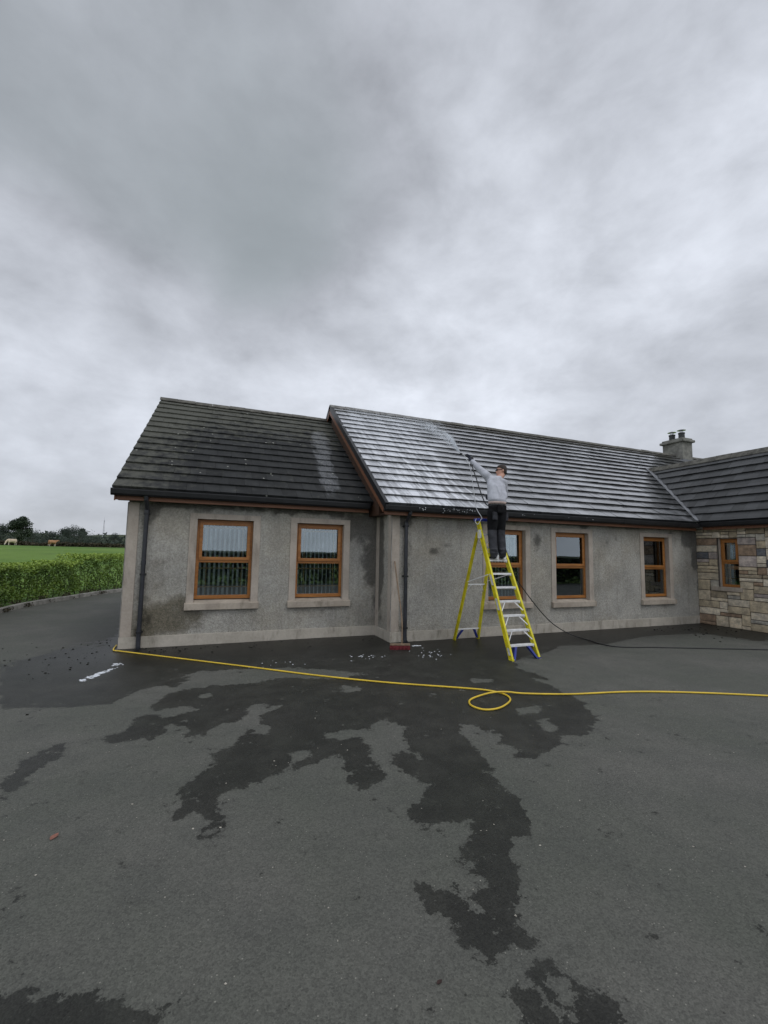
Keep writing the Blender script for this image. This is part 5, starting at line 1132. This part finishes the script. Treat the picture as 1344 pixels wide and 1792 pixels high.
def tree(loc, hgt, wid, label, seed, nleaf=1500, trunk=.25, name='tree', group=None, material='tree_leaf', conifer=False):
    r = np.random.default_rng(seed); x, y, z = loc; t = empty(name, loc); tag(t, label, 'tree', group)
    m = MB(); top = V((x+r.normal(0, .03)*hgt, y, z+hgt*.72)); m.tube([V(loc)-V((0, 0, .1)), V((x, y, z+hgt*.25)), top], [.028*hgt, .020*hgt, .004*hgt], 8)
    blobs = []
    for k in range(24):
        a = r.random()*6.28; hh = trunk+(1-trunk)*r.random()**.8
        env = (math.sin(min(1, (hh-trunk*.6)/(1-trunk*.6))*math.pi)**.6 if not conifer else max(.06, 1.05-hh))
        rad = wid*.5*env*r.uniform(.25, .85); b = V((x+math.cos(a)*rad, y+math.sin(a)*rad, z+hgt*(hh*.92))); blobs.append((b, wid*r.uniform(.13, .24)))
        if k % 2 == 0: s0 = V((x, y, z+hgt*max(.18, hh*.6))); m.tube([s0, s0.lerp(b, .5)+V((0, 0, -.02*hgt)), b], [.010*hgt, .006*hgt, .003*hgt], 5)
    m.build('trunk', MATS['bark'], t)
    C = []
    for k in range(nleaf):
        b, q = blobs[r.integers(len(blobs))]; d = r.normal(size=3); d /= np.linalg.norm(d); rad = q*(r.random()**.4)*(1+.25*mnoise.noise(V(d)*2+b)); C.append((b.x+d[0]*rad, b.y+d[1]*rad, b.z+d[2]*rad*.85))
    leaves_mesh('crown', C, hgt*r.uniform(.035, .075, nleaf), MATS[material], t)
def far(px, Y): return px*Y            # lateral slope * distance
tree((-38.6, 122, 2.1), 6.6, 5.0, 'dark bushy tree standing alone behind the pale cow at the far end of the field', 3, 5200, .16)
g = 'trees beyond the field'
for i, (px, Y, h_, w_, lab, con) in enumerate((
    (-.298, 150, 4.4, 9, 'low spreading tree just right of the lone dark bushy tree', False),
    (-.272, 210, 6, 9, 'mid height far tree left of the tallest far clump', False),
    (-.248, 230, 8.5, 11, 'tall dark far tree at the left of the tallest clump on the skyline', True),
    (-.236, 235, 9.2, 12, 'tallest far tree on the skyline, beyond the brown cow', False),
    (-.222, 228, 9.0, 8, 'narrow pointed far tree at the right of the tallest clump', True),
    (-.226, 170, 6.0, 13, 'wide low tree before the tallest far clump', False),
    (-.203, 190, 5.0, 10, 'low rounded far tree between the tall clump and the mast', False),
    (-.168, 200, 6.0, 7, 'far tree nearest the left house corner', False),
    (-.345, 170, 6.5, 9, 'far tree at the left edge behind the pale cow', False))):
    tree((px*Y, Y, 1.5), h_, w_, lab, 20+i, 3000, .04, 'tree', g, 'haze_leaf', con)
# rough hedge at the end of the field
C, S = [], []
for i in range(15000):
    x = rng.uniform(-75, 10); H_ = .85+.35*mnoise.noise((x*.2, 0, 5))+.3*mnoise.noise((x*.9, 1, 5)); C.append((x, 116+.06*x+rng.normal(0, .5), 1.9+H_*rng.random()**.7)); S.append(.3+.35*rng.random())
fh = leaves_mesh('hedgerow', C, np.array(S), MATS['bramble_leaf'], origin=(-30, 116, 1.9)); tag(fh, 'rough brownish hedgerow closing the far end of the grass field', 'hedgerow')
C, S = [], []
for i in range(46000):
    a = rng.uniform(0, math.pi); R_ = rng.choice([200, 250, 330, 430])+rng.normal(0, 6); x, y = R_*math.cos(a), R_*math.sin(a); k = mnoise.noise((a*18, R_*.05, 2)); k2 = mnoise.noise((a*60, R_*.05, 9))
    if k < -.15 or y < 40: continue
    base_ = (1.5+(R_-200)*.022)*(1 if y > 0 else .3); H_ = (3.2+4.5*k+2.0*k2)*(.7+R_/600)*(1 if y > 0 else .45); C.append((x, y, base_+max(1, H_)*rng.random()**.8)); S.append(.7+1.0*rng.random())
wd_ = leaves_mesh('woodland', C, np.array(S), MATS['haze_leaf'], origin=(0, 0, 0)); tag(wd_, 'distant dark hedges and woods across the low hills', 'woodland', kind='stuff')
# mast
ms_ = MB(); mx, my = -.187*520, 520.0
for k in range(3): a = k*2.094; ms_.tube([(mx+1.2*math.cos(a), my+1.2*math.sin(a), 8), (mx+.25*math.cos(a), my+.25*math.sin(a), 30)], .16, 5)
for z in range(10, 30, 3):
    q = 1.2-.95*(z-8)/22
    for k in range(3): a, b = k*2.094, (k+1)*2.094; ms_.tube([(mx+q*math.cos(a), my+q*math.sin(a), z), (mx+q*math.cos(b), my+q*math.sin(b), z+1.5)], .08, 4)
ms_.tube([(mx, my, 29), (mx, my, 33)], .1, 5); tag(ms_.build('radio_mast', MATS['steel'], origin=(mx, my, 8)), 'thin radio mast on the far skyline left of the house corner', 'mast')

# cows
simple('cow_cream', (.60, .49, .36), .8, .15, 2.0); simple('cow_tan', (.36, .19, .095), .8, .3, 1.5); simple('cow_white', (.62, .56, .48), .8, .1)
def cow(loc, rz, grazing, label, m1, s=1.0):
    mb = MB(); q = lambda x, y, z: V((loc[0]+s*(x*math.cos(rz)-y*math.sin(rz)), loc[1]+s*(x*math.sin(rz)+y*math.cos(rz)), loc[2]+s*z))
    ax_ = q(0, 1, 0)-q(0, 0, 0); az = V((0, 0, s))
    mb.loft([(q(x, 0, z), ax_*w, az*h_) for x, z, w, h_ in ((-.82, 1.08, .14, .16), (-.72, 1.05, .25, .29), (-.3, .98, .31, .36), (.2, .96, .31, .38), (.6, 1.0, .25, .36), (.8, 1.05, .16, .25))], 14)
    if grazing: nk, hd_, mz = q(1.0, 0, .78), q(1.12, 0, .42), q(1.24, 0, .16)
    else: nk, hd_, mz = q(1.05, 0, 1.22), q(1.25, 0, 1.28), q(1.50, 0, 1.10)
    limb(mb, [q(.72, 0, 1.08), nk, hd_], [.21*s, .16*s, .13*s]); limb(mb, [hd_, mz], [.125*s, .075*s])
    for sy in (.13, -.13): e = hd_+ax_*sy*1.0; limb(mb, [e, e+ax_*sy*.9-az*.03], [.04*s, .03*s], 6)
    for x, yy in ((.56, .16), (.5, -.16)): limb(mb, [q(x, yy, .8), q(x+.02, yy, .42), q(x, yy, .03)], [.11*s, .06*s, .05*s])
    for x, yy in ((-.62, .17), (-.55, -.17)): limb(mb, [q(x, yy, .85), q(x+.10, yy, .62), q(x-.10, yy, .40), q(x-.06, yy, .03)], [.17*s, .10*s, .06*s, .05*s])
    limb(mb, [q(-.82, 0, 1.15), q(-.93, 0, .9), q(-.92, 0, .5)], [.035*s, .025*s, .04*s], 6); limb(mb, [q(-.35, 0, .66), q(-.3, 0, .6)], [.12*s, .1*s], 8)
    m2 = MATS['cow_white']
    o = remeshed(mb, 'cow', [m1, m2], .045, None, 2, origin=loc, mats_by=lambda c: 1 if c.z < loc[2]+.42*s else 0)
    tag(o, label, 'cow', 'cows grazing in the field')
cow((-32.9, 100, float(field_z(np.array(-32.9), np.array(100.)))), math.pi+.75, True, 'cream coloured cow grazing at the far left end of the field', MATS['cow_cream'], .88)
cow((-27.05, 101, float(field_z(np.array(-27.05), np.array(101.)))), .85, False, 'tan cow with white legs standing further right in the field', MATS['cow_tan'], .88)
